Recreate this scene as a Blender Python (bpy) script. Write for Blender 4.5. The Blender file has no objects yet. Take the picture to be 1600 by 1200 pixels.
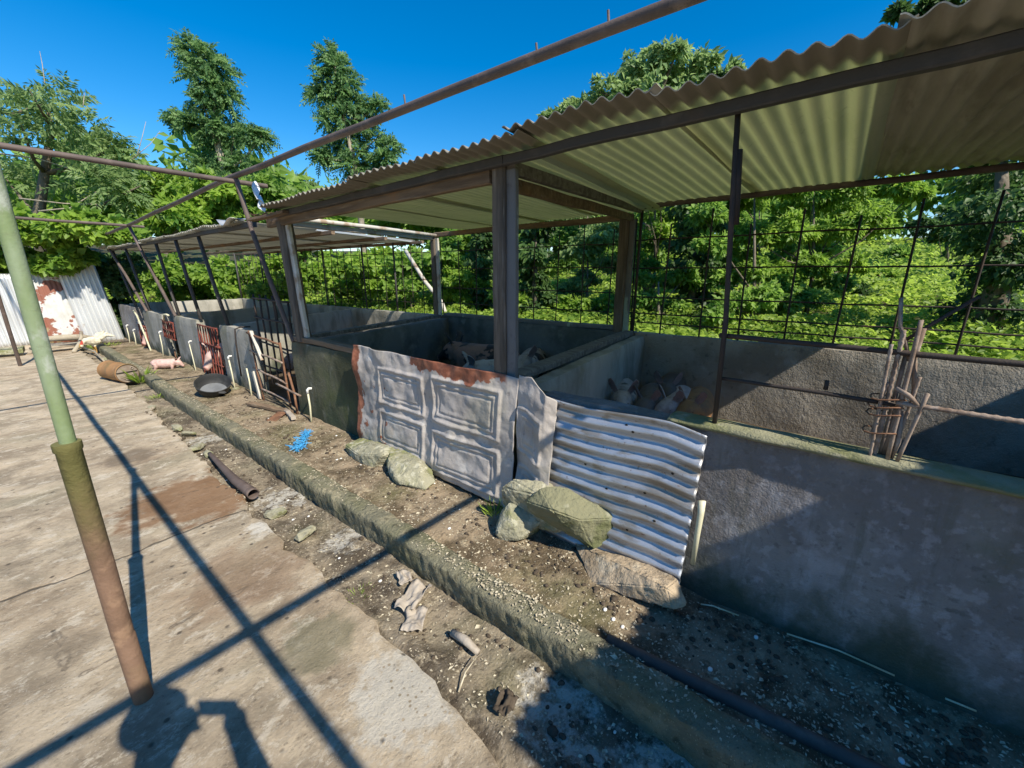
import bpy, bmesh, math, random
import numpy as np
from mathutils import Vector, Matrix, noise as mnoise, Euler
R = math.radians
random.seed(7); rng = np.random.default_rng(7)
scene = bpy.context.scene
COL = scene.collection

# ------------------------------------------------------------------ camera
FPX, CAMH, PITCH, AZ = 643.0, 1.6, R(14.9), R(51.1)
cam_d = bpy.data.cameras.new('camera'); cam = bpy.data.objects.new('camera', cam_d); COL.objects.link(cam)
cam_d.sensor_width = 36; cam_d.lens = 36 * FPX / 1600; cam_d.clip_end = 600; cam_d.clip_start = 0.02
fwd = Vector((math.sin(AZ) * math.cos(PITCH), math.cos(AZ) * math.cos(PITCH), -math.sin(PITCH)))
cam.location = (0, 0, CAMH); cam.rotation_euler = fwd.to_track_quat('-Z', 'Y').to_euler()
scene.camera = cam

def at(px, py, d):
    """a point seen towards photo pixel px,py, d metres ahead (horizontally)"""
    u = (px - 800) / FPX; v = (py - 600) / FPX
    sp, cp = math.sin(PITCH), math.cos(PITCH); sa, ca = math.sin(AZ), math.cos(AZ)
    fw = cp - v * sp; dn = v * cp + sp
    t = d / fw
    return Vector(((fw * sa + u * ca) * t, (fw * ca - u * sa) * t, CAMH - dn * t))

# ------------------------------------------------------------------ light
SUN_EL, SUN_AZ = R(44), R(8.5)
sd = bpy.data.lights.new('sun', 'SUN'); so = bpy.data.objects.new('sun', sd); COL.objects.link(so)
sd.energy = 5.0; sd.angle = R(0.5); sd.color = (1.0, 0.925, 0.79)
sdir = Vector((math.sin(SUN_AZ) * math.cos(SUN_EL), math.cos(SUN_AZ) * math.cos(SUN_EL), -math.sin(SUN_EL)))
so.rotation_euler = sdir.to_track_quat('-Z', 'Y').to_euler(); so.location = (0, -10, 12)
w = bpy.data.worlds.new('World'); scene.world = w; w.use_nodes = True
wn = w.node_tree.nodes; wl = w.node_tree.links
bg = wn['Background']; sky = wn.new('ShaderNodeTexSky'); sky.sky_type = 'NISHITA'; sky.sun_disc = False
sky.sun_elevation = SUN_EL; sky.sun_rotation = math.pi + SUN_AZ; sky.air_density = 1.0; sky.dust_density = 0.2; sky.ozone_density = 3.0
hs = wn.new('ShaderNodeHueSaturation'); hs.inputs['Saturation'].default_value = 1.48; hs.inputs['Value'].default_value = 1.08
wl.new(sky.outputs[0], hs.inputs['Color']); wl.new(hs.outputs[0], bg.inputs[0]); bg.inputs[1].default_value = 0.115
scene.view_settings.view_transform = 'Standard'; scene.view_settings.look = 'None'
scene.view_settings.exposure = 0.5; scene.view_settings.gamma = 1
scene.render.engine = 'CYCLES'
scene.cycles.max_bounces = 8; scene.cycles.transparent_max_bounces = 8

# ------------------------------------------------------------------ materials
def lin(c):
    return tuple(c) + (1,)

class Mat:
    def __init__(s, name):
        s.m = bpy.data.materials.new(name); s.m.use_nodes = True
        s.n = s.m.node_tree.nodes; s.l = s.m.node_tree.links
        s.b = s.n['Principled BSDF']; s.out = s.n['Material Output']
        s.tc = s.n.new('ShaderNodeTexCoord'); s.coord = s.tc.outputs['Object']
    def mapping(s, stretch=(1, 1, 1), off=(0, 0, 0), rot=(0, 0, 0)):
        mp = s.n.new('ShaderNodeMapping'); mp.inputs['Scale'].default_value = stretch
        mp.inputs['Location'].default_value = off; mp.inputs['Rotation'].default_value = rot
        s.l.new(s.coord, mp.inputs[0]); return mp.outputs[0]
    def noise(s, scale, detail=6, stretch=(1, 1, 1), off=(0, 0, 0), rough=.6, dist=0):
        t = s.n.new('ShaderNodeTexNoise'); t.inputs['Scale'].default_value = scale; t.inputs['Detail'].default_value = detail
        t.inputs['Roughness'].default_value = rough; t.inputs['Distortion'].default_value = dist
        s.l.new(s.mapping(stretch, off), t.inputs['Vector']); return t.outputs['Fac']
    def voro(s, scale, stretch=(1, 1, 1), feature='F1', rnd=1, off=(0, 0, 0)):
        t = s.n.new('ShaderNodeTexVoronoi'); t.feature = feature; t.inputs['Scale'].default_value = scale
        t.inputs['Randomness'].default_value = rnd
        s.l.new(s.mapping(stretch, off), t.inputs['Vector']); return t.outputs['Distance']
    def ramp(s, fac, lo, hi):
        r = s.n.new('ShaderNodeMapRange'); r.interpolation_type = 'SMOOTHSTEP'
        r.inputs['From Min'].default_value = lo; r.inputs['From Max'].default_value = hi
        s.l.new(fac, r.inputs['Value']); return r.outputs['Result']
    def math(s, op, a, b=None, clamp=False):
        t = s.n.new('ShaderNodeMath'); t.operation = op; t.use_clamp = clamp
        for i, x in enumerate((a, b)):
            if x is None: continue
            if isinstance(x, (int, float)): t.inputs[i].default_value = x
            else: s.l.new(x, t.inputs[i])
        return t.outputs[0]
    def mix(s, fac, a, b):
        t = s.n.new('ShaderNodeMix'); t.data_type = 'RGBA'
        for sock, x in ((t.inputs[0], fac), (t.inputs[6], a), (t.inputs[7], b)):
            if isinstance(x, (int, float)): sock.default_value = x
            elif isinstance(x, tuple): sock.default_value = lin(x) if len(x) == 3 else x
            else: s.l.new(x, sock)
        return t.outputs[2]
    def patch(s, c, rad, wob=.5, scale=4):
        """0..1 mask of an irregular stain centred at c"""
        mp = s.mapping()
        d = s.n.new('ShaderNodeVectorMath'); d.operation = 'DISTANCE'; s.l.new(mp, d.inputs[0]); d.inputs[1].default_value = c
        nz = s.noise(scale, 5)
        v = s.math('ADD', s.math('DIVIDE', d.outputs['Value'], rad), s.math('MULTIPLY', s.math('SUBTRACT', nz, .5), wob * 4))
        return s.math('SUBTRACT', 1.0, s.ramp(v, .55, 1.0))
    def axis(s, i):
        x = s.n.new('ShaderNodeSeparateXYZ'); s.l.new(s.coord, x.inputs[0]); return x.outputs[i]
    def bump(s, hs_, normal=None):
        """hs_: list of (height socket, strength, distance)"""
        prev = None
        for h, st, dist in hs_:
            b = s.n.new('ShaderNodeBump'); b.inputs['Strength'].default_value = st; b.inputs['Distance'].default_value = dist
            s.l.new(h, b.inputs['Height'])
            if prev: s.l.new(prev, b.inputs['Normal'])
            prev = b.outputs['Normal']
        s.l.new(prev, s.b.inputs['Normal'])
    def color(s, c):
        if isinstance(c, tuple): s.b.inputs['Base Color'].default_value = lin(c)
        else: s.l.new(c, s.b.inputs['Base Color'])
    def set(s, rough=.9, spec=.25, metal=0):
        for k, v in (('Roughness', rough), ('Specular IOR Level', spec), ('Metallic', metal)):
            if isinstance(v, (int, float)): s.b.inputs[k].default_value = v
            else: s.l.new(v, s.b.inputs[k])

def weathered(name, base, layers=(), bumps=((40, .4, .01), (8, .4, .02)), rough=.9, spec=.2, metal=0, stretch=(1, 1, 1), extra=None):
    """base colour with noise-masked layers (colour, scale, lo, hi, amount[, stretch])"""
    k = Mat(name); c = base
    for i, ly in enumerate(layers):
        colr, sc, lo, hi, am = ly[:5]; st = ly[5] if len(ly) > 5 else stretch
        f = k.math('MULTIPLY', k.ramp(k.noise(sc, 7, st, (i * 3.7, i * 1.9, i * 5.3)), lo, hi), am)
        c = k.mix(f, c, colr)
    if extra: c = extra(k, c)
    k.color(c); k.set(rough, spec, metal)
    k.bump([(k.noise(sc, 6, stretch, (9, 4, 2)), st, ds) for sc, st, ds in bumps])
    return k.m

def concrete_yard():
    k = Mat('yard_concrete')
    st = (.9, 1.12, 1)
    c = k.mix(k.ramp(k.noise(3.0, 10, st, dist=.4, rough=.68), .36, .64), (.295, .24, .17), (.56, .46, .33))
    c = k.mix(k.math('MULTIPLY', k.ramp(k.noise(.6, 6), .45, .7), .5), c, (.36, .25, .155))
    c = k.mix(k.math('MULTIPLY', k.ramp(k.noise(1.3, 8, (.7, 1.2, 1), (5, 2, 0)), .52, .70), .5), c, (.25, .235, .16))
    c = k.mix(k.math('MULTIPLY', k.ramp(k.noise(7, 12, (.85, 1.15, 1), (1, 7, 0), .8), .52, .60), .75), c, (.62, .545, .43))
    c = k.mix(k.math('MULTIPLY', k.ramp(k.noise(11, 12, (.8, 1.2, 1), (3, 3, 0), .8), .55, .63), .65), c, (.18, .14, .095))
    c = k.mix(k.math('MULTIPLY', k.ramp(k.noise(26, 10, (.8, 1.1, 1), (6, 3, 0), .75), .54, .66), .5), c, (.54, .47, .37))
    c = k.mix(k.math('MULTIPLY', k.ramp(k.noise(48, 6, (.8, 1.2, 1), (4, 3, 0), .7), .55, .68), .5), c, (.12, .10, .075))
    sp = k.voro(75, (1, 1.3, 1), off=(2, 2, 0))
    c = k.mix(k.math('MULTIPLY', k.math('MULTIPLY', k.math('SUBTRACT', 1, k.ramp(sp, .10, .22)), k.ramp(k.noise(3, 5, off=(9, 9, 0)), .45, .6)), .6), c, (.62, .56, .46))
    # iron stain, damp blots
    c = k.mix(k.math('MULTIPLY', k.patch((.66, 3.55, 0), .52, .5, 6), .8), c, (.22, .115, .055))
    c = k.mix(k.math('MULTIPLY', k.patch((.50, 4.85, 0), .26, .3, 7), .7), c, (.16, .125, .09))
    c = k.mix(k.math('MULTIPLY', k.patch((.62, 2.35, 0), .4, .35, 5), .45), c, (.25, .15, .09))
    c = k.mix(k.math('MULTIPLY', k.math('MULTIPLY', k.patch((.72, 1.12, 0), .26, .5, 14), k.ramp(k.voro(30), .12, .25)), .75), c, (.60, .56, .48))
    c = k.mix(k.math('MULTIPLY', k.patch((.86, 2.75, 0), .14, .5, 14), .8), c, (.66, .62, .54))
    c = k.mix(k.math('MULTIPLY', k.patch((.62, 1.62, 0), .2, .35, 9), .6), c, (.17, .165, .10))
    # pits
    v = k.voro(9); c = k.mix(k.math('MULTIPLY', k.math('SUBTRACT', 1, k.ramp(v, .05, .13)), .8), c, (.085, .07, .055))
    # joints between pours
    y = k.axis(1); x = k.axis(0)
    wob = k.math('MULTIPLY', k.math('SUBTRACT', k.noise(2.5, 5), .5), .16)
    jm = None
    for y0 in (3.08, 9.9):
        d = k.math('ABSOLUTE', k.math('ADD', k.math('SUBTRACT', y, y0), wob))
        m_ = k.math('SUBTRACT', 1, k.ramp(d, .003, .014))
        jm = m_ if jm is None else k.math('MAXIMUM', jm, m_)
    c = k.mix(k.math('MULTIPLY', jm, .8), c, (.09, .075, .055))
    # hairline cracks
    cr = k.voro(.55, (1, 1.4, 1), 'DISTANCE_TO_EDGE')
    dw = k.math('ADD', cr, k.math('MULTIPLY', k.math('SUBTRACT', k.noise(6, 6), .5), .10))
    cm = k.math('MULTIPLY', k.math('SUBTRACT', 1, k.ramp(k.math('ABSOLUTE', dw), .0, .006)), k.ramp(k.noise(.7, 3, (1, 1, 1), (8, 8, 0)), .45, .6))
    c = k.mix(k.math('MULTIPLY', cm, .6), c, (.10, .08, .06))
    k.color(c); k.set(.92, .15)
    k.bump([(k.noise(3.0, 9, st), .8, .03), (k.noise(14, 12, (.85, 1.2, 1), (2, 1, 0), .82), 1.0, .016), (k.noise(80, 6, rough=.75), .7, .005),
            (k.math('SUBTRACT', 1, jm), .6, .01), (k.ramp(v, .04, .14), .5, .006)])
    return k.m

def dirt(name, dark, light, green=(.10, .11, .045), bits=(.45, .40, .32), bitamt=.8, greenamt=.5, lime=None):
    k = Mat(name)
    c = k.mix(k.ramp(k.noise(3.2, 11, rough=.7), .38, .60), dark, light)
    c = k.mix(k.math('MULTIPLY', k.ramp(k.noise(1.6, 8, off=(6, 6, 0), rough=.65), .54, .64), .6), c, tuple(x * .6 for x in dark))
    c = k.mix(k.math('MULTIPLY', k.ramp(k.noise(8, 11, off=(3, 8, 0), rough=.78), .54, .64), .7), c, tuple(min(.5, x * 1.6) for x in light))
    c = k.mix(k.math('MULTIPLY', k.ramp(k.noise(1.3, 7, off=(4, 1, 0)), .5, .68), greenamt), c, green)
    c = k.mix(k.math('MULTIPLY', k.ramp(k.noise(19, 6, off=(2, 9, 0)), .54, .68), .65), c, tuple(x * .45 for x in dark))
    b = k.voro(46, (1, 1.7, 1)); b2 = k.voro(95, (1.5, 1, 1), off=(3, 3, 0))
    gate = k.ramp(k.noise(5, 4, off=(7, 0, 0)), .42, .6)
    c = k.mix(k.math('MULTIPLY', k.math('MULTIPLY', k.math('SUBTRACT', 1, k.ramp(b, .16, .26)), gate), bitamt), c, bits)
    c = k.mix(k.math('MULTIPLY', k.math('SUBTRACT', 1, k.ramp(b2, .12, .24)), bitamt * .55), c, bits)
    if lime:
        for cc, rr in lime:
            f = k.patch(cc, rr, .75, 9)
            hole = k.ramp(k.voro(32, off=(1, 5, 0)), .14, .24)
            c = k.mix(k.math('MULTIPLY', k.math('MULTIPLY', k.math('MULTIPLY', f, hole), k.ramp(k.noise(16, 8, off=(5, 5, 0), rough=.75), .40, .56)), .75), c, (.58, .55, .48))
    k.color(c); k.set(.95, .1)
    k.bump([(k.noise(7, 9, rough=.7), .9, .035), (k.noise(34, 8, rough=.75), .9, .012), (b, .5, .006)])
    return k.m

M = {}
M['yard'] = concrete_yard()
M['gutter'] = dirt('gutter_dirt', (.105, .083, .06), (.32, .265, .19), lime=[((1.1, 3.15, -.05), .22), ((1.04, .66, -.05), .22), ((1.08, 5.0, -.05), .2), ((.98, .15, -.05), .3), ((1.12, 2.3, -.05), .16)], greenamt=.45)
M['walk'] = dirt('walkway_mud', (.125, .095, .06), (.34, .265, .18), green=(.14, .14, .065), greenamt=.65, bits=(.50, .44, .33), bitamt=.75)
def kerb_extra(k, c):
    b = k.voro(60, (1, 1.6, 1)); b2 = k.voro(110)
    c = k.mix(k.math('MULTIPLY', k.math('SUBTRACT', 1, k.ramp(b, .13, .24)), .55), c, (.44, .40, .27))
    return k.mix(k.math('MULTIPLY', k.math('SUBTRACT', 1, k.ramp(b2, .12, .25)), .4), c, (.06, .06, .035))
M['kerb'] = weathered('kerb_mossy_concrete', (.20, .188, .13), [((.145, .145, .08), 2.5, .44, .62, .7), ((.33, .29, .19), 7, .52, .66, .75), ((.08, .072, .045), 18, .56, .68, .7)],
                      bumps=((90, .9, .01), (28, .8, .02), (7, .5, .03)), extra=kerb_extra)
def plaster_extra(cen):
    def f(k, c):
        z = k.axis(2)
        wob = k.math('MULTIPLY', k.math('SUBTRACT', k.noise(2.2, 8, (1, 1, .7)), .5), 1.1)
        damp = k.math('SUBTRACT', 1, k.ramp(k.math('ADD', z, wob), .05, .30))
        return k.mix(k.math('MULTIPLY', damp, .88), c, (.055, .072, .045))
    return f
def wall_extra(k, c):
    c = plaster_extra(0)(k, c)
    c = k.mix(k.math('MULTIPLY', k.ramp(k.noise(5, 9, (1.6, 1.6, .22), (4, 4, 4), .7), .52, .64), .5), c, (.13, .125, .10))
    z = k.axis(2); top = k.ramp(k.math('ADD', z, k.math('MULTIPLY', k.math('SUBTRACT', k.noise(3, 9, (1, 1, .4), rough=.7), .5), .9)), .62, .85)
    c = k.mix(k.math('MULTIPLY', top, .45), c, (.175, .15, .135))
    cr = k.voro(1.3, (1, 1, 1), 'DISTANCE_TO_EDGE'); dw = k.math('ADD', cr, k.math('MULTIPLY', k.math('SUBTRACT', k.noise(7, 6), .5), .12))
    cm = k.math('MULTIPLY', k.math('SUBTRACT', 1, k.ramp(k.math('ABSOLUTE', dw), 0, .008)), k.ramp(k.noise(1.2, 3, off=(8, 8, 0)), .5, .6))
    return k.mix(k.math('MULTIPLY', cm, .6), c, (.07, .065, .06))
M['plaster'] = weathered('stained_plaster', (.27, .258, .25), [((.17, .155, .152), 2.2, .42, .60, .7), ((.41, .405, .43), 4.5, .49, .65, .55, (1, 1, .8)), ((.125, .135, .09), 1.4, .55, .70, .6), ((.44, .435, .46), 19, .51, .64, .4), ((.10, .09, .085), 27, .57, .68, .45)],
                         bumps=((120, .6, .006), (30, .7, .012), (6, .5, .03)), extra=wall_extra)
M['mosswall'] = weathered('mossy_wall', (.14, .135, .09), [((.055, .06, .032), 2.6, .40, .6, .85, (1, 1, .35)), ((.10, .115, .05), 1.5, .48, .66, .8), ((.27, .26, .21), 5, .57, .7, .65, (1, 1, .4)), ((.17, .095, .06), 1.2, .6, .72, .5)],
                          bumps=((90, .6, .008), (22, .6, .015), (5, .5, .03)), extra=plaster_extra(0))
M['greywall'] = weathered('grey_wall_render', (.40, .38, .33), [((.20, .195, .16), 2.4, .42, .64, .85, (1, 1, .4)), ((.46, .43, .38), 4, .54, .7, .7, (1, 1, .5)), ((.22, .21, .13), 1.4, .55, .7, .6)],
                          bumps=((100, .5, .007), (24, .5, .012), (5, .5, .03)), extra=plaster_extra(0))
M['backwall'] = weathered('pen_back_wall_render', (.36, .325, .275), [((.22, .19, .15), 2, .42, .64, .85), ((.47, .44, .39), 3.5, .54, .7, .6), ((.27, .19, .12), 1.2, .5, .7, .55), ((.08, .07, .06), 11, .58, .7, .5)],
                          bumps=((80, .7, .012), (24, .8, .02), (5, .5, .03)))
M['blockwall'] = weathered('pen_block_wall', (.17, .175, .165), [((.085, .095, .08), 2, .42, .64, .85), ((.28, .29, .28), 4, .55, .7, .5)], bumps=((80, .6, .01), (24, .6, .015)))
M['wallcap'] = weathered('mossy_wall_top', (.27, .26, .17), [((.16, .17, .07), 3, .42, .62, .8), ((.40, .37, .29), 8, .54, .7, .7)], bumps=((90, .7, .01), (20, .7, .02)))
M['penfloor'] = weathered('pen_floor_muck', (.10, .075, .05), [((.05, .038, .028), 3, .4, .6, .8), ((.18, .14, .10), 7, .55, .7, .6)])
M['soil'] = weathered('leafy_soil', (.075, .062, .035), [((.045, .07, .02), 1.2, .4, .6, .8), ((.12, .10, .06), 6, .52, .68, .7)], bumps=((12, .8, .06), (50, .6, .02)))
M['timber'] = weathered('old_timber', (.165, .135, .105), [((.085, .072, .06), 3, .40, .62, .8, (6, 6, .6)), ((.27, .23, .19), 5, .55, .7, .7, (7, 7, .5)), ((.19, .125, .07), 2, .55, .72, .4)],
                        bumps=((20, .6, .006), (60, .5, .004)), rough=.85, stretch=(6, 6, .5))
M['timber_y'] = weathered('old_timber_beam', (.22, .155, .10), [((.12, .085, .06), 3, .40, .62, .8, (6, .6, 6)), ((.34, .28, .21), 5, .55, .7, .6, (7, .5, 7)), ((.30, .15, .06), 1.5, .55, .7, .6, (1, 1, 1))],
                          bumps=((20, .6, .006), (60, .5, .004)), rough=.85, stretch=(6, .5, 6))
M['timber_grey'] = weathered('grey_timber', (.20, .185, .165), [((.10, .09, .08), 3, .40, .62, .8, (6, .6, 6)), ((.31, .30, .27), 6, .55, .7, .7, (6, .6, 6))], bumps=((30, .5, .005),), rough=.85)
M['timber_pale'] = weathered('peeling_pale_timber', (.52, .49, .42), [((.30, .20, .12), 4, .5, .62, .8), ((.68, .66, .60), 6, .55, .7, .7)], bumps=((30, .5, .005),), rough=.8)
M['paintgreen'] = weathered('peeling_green_paint', (.165, .165, .165), [((.33, .42, .35), 4, .56, .62, .9, (1, 1, .3)), ((.10, .095, .09), 8, .55, .7, .6)], bumps=((40, .5, .004),), rough=.75)
M['darksteel'] = weathered('dark_rusty_steel', (.062, .06, .06), [((.11, .08, .06), 4, .56, .72, .4), ((.11, .10, .095), 9, .5, .7, .6)], bumps=((60, .5, .004),), rough=.75, spec=.4)
M['piperust'] = weathered('brown_rusted_pipe', (.125, .092, .078), [((.08, .06, .052), 3, .42, .62, .8), ((.20, .15, .125), 7, .52, .7, .7)], bumps=((60, .5, .004), (200, .3, .002)), rough=.72, spec=.4)
M['barrust'] = weathered('rusted_bar', (.20, .10, .055), [((.11, .06, .04), 6, .42, .62, .8), ((.33, .20, .13), 15, .52, .7, .7)], bumps=((120, .5, .003),), rough=.8, spec=.3)
M['bardark'] = weathered('blackened_bar', (.045, .036, .032), [((.10, .06, .04), 6, .5, .68, .7)], bumps=((120, .5, .003),), rough=.75, spec=.3)
M['barpale'] = weathered('pale_bar', (.30, .235, .19), [((.16, .105, .075), 10, .42, .62, .8), ((.45, .38, .33), 20, .52, .7, .7)], bumps=((120, .5, .003),), rough=.85)  # paler brown mix than the other bar colours
M['redgate'] = weathered('red_oxide_gate_paint', (.20, .055, .04), [((.12, .05, .035), 8, .45, .62, .8), ((.33, .14, .10), 14, .55, .7, .6)], bumps=((80, .4, .003),), rough=.7)
def pole_extra(k, c):
    z = k.axis(2); return c
M['polegreen'] = weathered('algae_green_pole', (.235, .29, .185), [((.16, .22, .085), 5, .42, .62, .8, (1, 1, .4)), ((.36, .39, .33), 14, .54, .66, .8, (1, 1, .6)), ((.26, .12, .055), 5, .66, .72, .9), ((.15, .17, .10), 40, .55, .7, .4)],
                           bumps=((50, .5, .004), (160, .3, .002)), rough=.7, spec=.3)
def sleeve_extra(k, c):
    z = k.axis(2); wob = k.math('MULTIPLY', k.math('SUBTRACT', k.noise(6, 7), .5), .5)
    f = k.ramp(k.math('ADD', z, wob), .62, 1.0)
    return k.mix(k.math('MULTIPLY', f, .85), c, (.14, .14, .045))
M['sleeve'] = weathered('rusted_pipe_sleeve', (.20, .125, .085), [((.13, .08, .055), 3, .42, .62, .8), ((.33, .215, .14), 9, .54, .68, .7), ((.24, .19, .09), 2, .55, .7, .5)],
                        bumps=((50, .6, .006), (14, .4, .01), (180, .3, .002)), rough=.8, spec=.25, extra=sleeve_extra)
def eave_extra(k, c):
    x = k.axis(0); wob = k.math('MULTIPLY', k.math('SUBTRACT', k.noise(4, 6), .5), .12)
    return k.mix(k.math('MULTIPLY', k.math('SUBTRACT', 1, k.ramp(k.math('ADD', x, wob), -.10, -.02)), .85), c, (.21, .185, .155))
def transl(name, col, layers, t, tcol, extra=None):
    m = weathered(name, col, layers, bumps=((60, .3, .003), (10, .3, .01)), rough=.75, spec=.25, extra=extra)
    n, l = m.node_tree.nodes, m.node_tree.links
    tr = n.new('ShaderNodeBsdfTranslucent'); tr.inputs[0].default_value = lin(tcol)
    mx = n.new('ShaderNodeMixShader'); mx.inputs[0].default_value = t
    if extra:
        tc = next(q_ for q_ in n if q_.type == 'TEX_COORD'); sx = n.new('ShaderNodeSeparateXYZ'); l.new(tc.outputs['Object'], sx.inputs[0])
        mr = n.new('ShaderNodeMapRange'); mr.inputs['From Min'].default_value = -.10; mr.inputs['From Max'].default_value = -.02; mr.inputs['To Max'].default_value = t
        l.new(sx.outputs[0], mr.inputs['Value']); l.new(mr.outputs[0], mx.inputs[0])
    l.new(n['Principled BSDF'].outputs[0], mx.inputs[1]); l.new(tr.outputs[0], mx.inputs[2]); l.new(mx.outputs[0], n['Material Output'].inputs[0])
    return m
M['sheet_yellow'] = transl('aged_fibre_sheet', (.58, .57, .44), [((.40, .41, .25), 1.8, .42, .64, .7, (.5, 3, 1)), ((.68, .66, .50), 4, .55, .7, .6, (.4, 3, 1)), ((.20, .17, .11), 16, .6, .72, .5)], .42, (.60, .63, .40), eave_extra)
M['sheet_grey'] = weathered('grey_fibre_sheet', (.42, .40, .33), [((.25, .23, .18), 2, .42, .64, .8, (.5, 3, 1)), ((.50, .47, .40), 5, .55, .7, .6, (.5, 3, 1))], bumps=((60, .4, .004),), rough=.85)
M['sheet_low'] = transl('dusty_roof_sheet', (.54, .52, .46), [((.36, .34, .27), 2, .42, .64, .8, (.5, 3, 1)), ((.66, .64, .58), 5, .55, .7, .6)], .48, (.62, .60, .50))
M['zinc'] = weathered('bright_zinc', (.66, .67, .67), [((.60, .61, .60), 3, .45, .65, .5, (1, 1, .3)), ((.36, .25, .17), 5, .66, .76, .8)], bumps=((25, .2, .006),), rough=.42, metal=.55, spec=.5)
def galv_extra(k, c):
    return c
M['galv'] = weathered('dirty_galvanised_sheet', (.47, .49, .53), [((.31, .26, .20), 3.2, .47, .62, .8, (1, .6, 3)), ((.26, .22, .16), 9, .55, .68, .7, (1, .8, 2)), ((.20, .12, .08), 30, .62, .7, .8)],
                      bumps=((18, .3, .01), (90, .3, .003)), rough=.45, metal=.6, spec=.5)
def rustpanel_extra(k, c):
    f = k.ramp(k.noise(2.3, 7, (1, 1, 1.2), (2.2, .4, 3.1)), .50, .53)
    c = k.mix(k.math('MULTIPLY', f, .95), c, (.24, .075, .04))
    f2 = k.ramp(k.noise(1.7, 6, (1, 1, .7), (7, 4, 1)), .56, .62)
    return k.mix(k.math('MULTIPLY', f2, .8), c, (.36, .31, .17))
M['rustpanel'] = weathered('patchy_rust_panel', (.55, .56, .55), [((.44, .42, .37), 4, .45, .65, .6)], bumps=((25, .2, .006),), rough=.6, spec=.4, extra=rustpanel_extra)
def door_extra(k, c):
    # bare red oxide where paint is gone: left edge, top strip, round the low left mouldings
    z = k.axis(2); y = k.axis(1)
    wob = k.math('MULTIPLY', k.math('SUBTRACT', k.noise(5, 7), .5), .35)
    left = k.ramp(k.math('ADD', y, k.math('MULTIPLY', wob, .7)), .84, .86)
    mid = k.math('MULTIPLY', k.ramp(k.math('ADD', z, wob), .835, .85), k.math('MULTIPLY', k.ramp(y, -.84, -.80), k.math('SUBTRACT', 1, k.ramp(k.math('ADD', y, wob), .10, .13))))
    f = k.math('MAXIMUM', left, mid)
    lp = k.math('MULTIPLY', k.ramp(k.noise(9, 6, off=(3, 1, 6)), .60, .63), k.math('MULTIPLY', k.ramp(y, .40, .46), k.math('SUBTRACT', 1, k.ramp(z, .62, .66))))
    f = k.math('MAXIMUM', f, lp)
    red = k.mix(k.ramp(k.noise(12, 6), .4, .65), (.19, .065, .035), (.32, .125, .07))
    red = k.mix(k.ramp(k.noise(5, 6, off=(5, 5, 5)), .62, .68), red, (.035, .03, .028))
    return k.mix(f, c, red)
M['door'] = weathered('peeling_grey_door_paint', (.44, .40, .37), [((.30, .27, .245), 3, .44, .64, .7), ((.58, .55, .51), 5, .54, .68, .7), ((.42, .38, .28), 2, .5, .66, .5), ((.16, .14, .125), 24, .6, .7, .5)],
                      bumps=((60, .4, .003), (10, .5, .012), (3.5, .5, .03)), rough=.6, spec=.4, extra=door_extra)
M['stone'] = weathered('lichen_stone', (.31, .295, .21), [((.19, .20, .075), 4, .46, .62, .8), ((.50, .48, .37), 16, .52, .62, .7), ((.10, .09, .07), 16, .57, .7, .6)], bumps=((45, .8, .012), (14, .8, .03), (130, .5, .004)))
M['stone_green'] = weathered('mossy_stone', (.215, .21, .13), [((.125, .14, .06), 5, .44, .62, .8), ((.34, .33, .24), 9, .56, .7, .7)], bumps=((45, .8, .012), (14, .8, .03), (130, .5, .004)))
M['stone_tan'] = weathered('tan_stone', (.44, .35, .245), [((.23, .175, .115), 4, .44, .62, .7), ((.56, .48, .36), 14, .52, .64, .7), ((.13, .10, .07), 20, .6, .72, .5)], bumps=((45, .8, .012), (14, .8, .03), (130, .5, .004)))
M['pvc'] = weathered('yellowed_pvc', (.60, .57, .40), [((.40, .38, .20), 5, .48, .66, .7), ((.72, .70, .60), 9, .54, .7, .6)], bumps=((60, .3, .002),), rough=.5, spec=.4)
M['pvcwhite'] = weathered('white_pvc', (.78, .77, .73), [((.60, .57, .48), 6, .5, .68, .6)], bumps=((60, .2, .002),), rough=.45, spec=.4)
M['rubber'] = weathered('black_rubber', (.028, .029, .030), [((.07, .07, .068), 6, .48, .68, .7)], bumps=((60, .4, .004),), rough=.6, spec=.4)
M['bowlwater'] = weathered('dried_feed_film', (.17, .18, .19), [((.11, .115, .12), 5, .45, .65, .7)], rough=.4, spec=.5)
M['drum'] = weathered('rusty_drum', (.31, .17, .075), [((.20, .15, .06), 4, .44, .62, .8), ((.42, .25, .12), 7, .54, .7, .7), ((.12, .07, .045), 14, .58, .7, .6)], bumps=((50, .5, .006),), rough=.75, spec=.3)
M['drumend'] = weathered('drum_end_plate', (.30, .25, .20), [((.20, .15, .115), 5, .44, .62, .8), ((.42, .36, .29), 9, .54, .7, .6)], bumps=((50, .5, .006),), rough=.75)
M['hole'] = weathered('near_black', (.02, .018, .016), [((.04, .035, .03), 6, .5, .7, .6)])  # near-black paint for the darkness inside holes; also colours seam and phone
M['bluemesh'] = weathered('bright_blue_netting', (.05, .30, .60), [((.10, .42, .72), 20, .45, .65, .7)], rough=.6)
M['paper'] = weathered('dirty_pale_scrap', (.40, .35, .29), [((.22, .18, .14), 9, .45, .65, .7), ((.52, .47, .41), 16, .54, .7, .6)], bumps=((40, .6, .01),))
M['bark'] = weathered('tree_bark', (.17, .14, .105), [((.09, .075, .055), 5, .44, .62, .8, (1, 1, .3)), ((.28, .25, .20), 9, .55, .7, .6)], bumps=((20, .7, .02),))
M['barkpale'] = weathered('pale_bark', (.38, .33, .25), [((.24, .20, .15), 5, .44, .62, .7), ((.50, .46, .38), 9, .55, .7, .6)], bumps=((20, .6, .02),))
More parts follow.
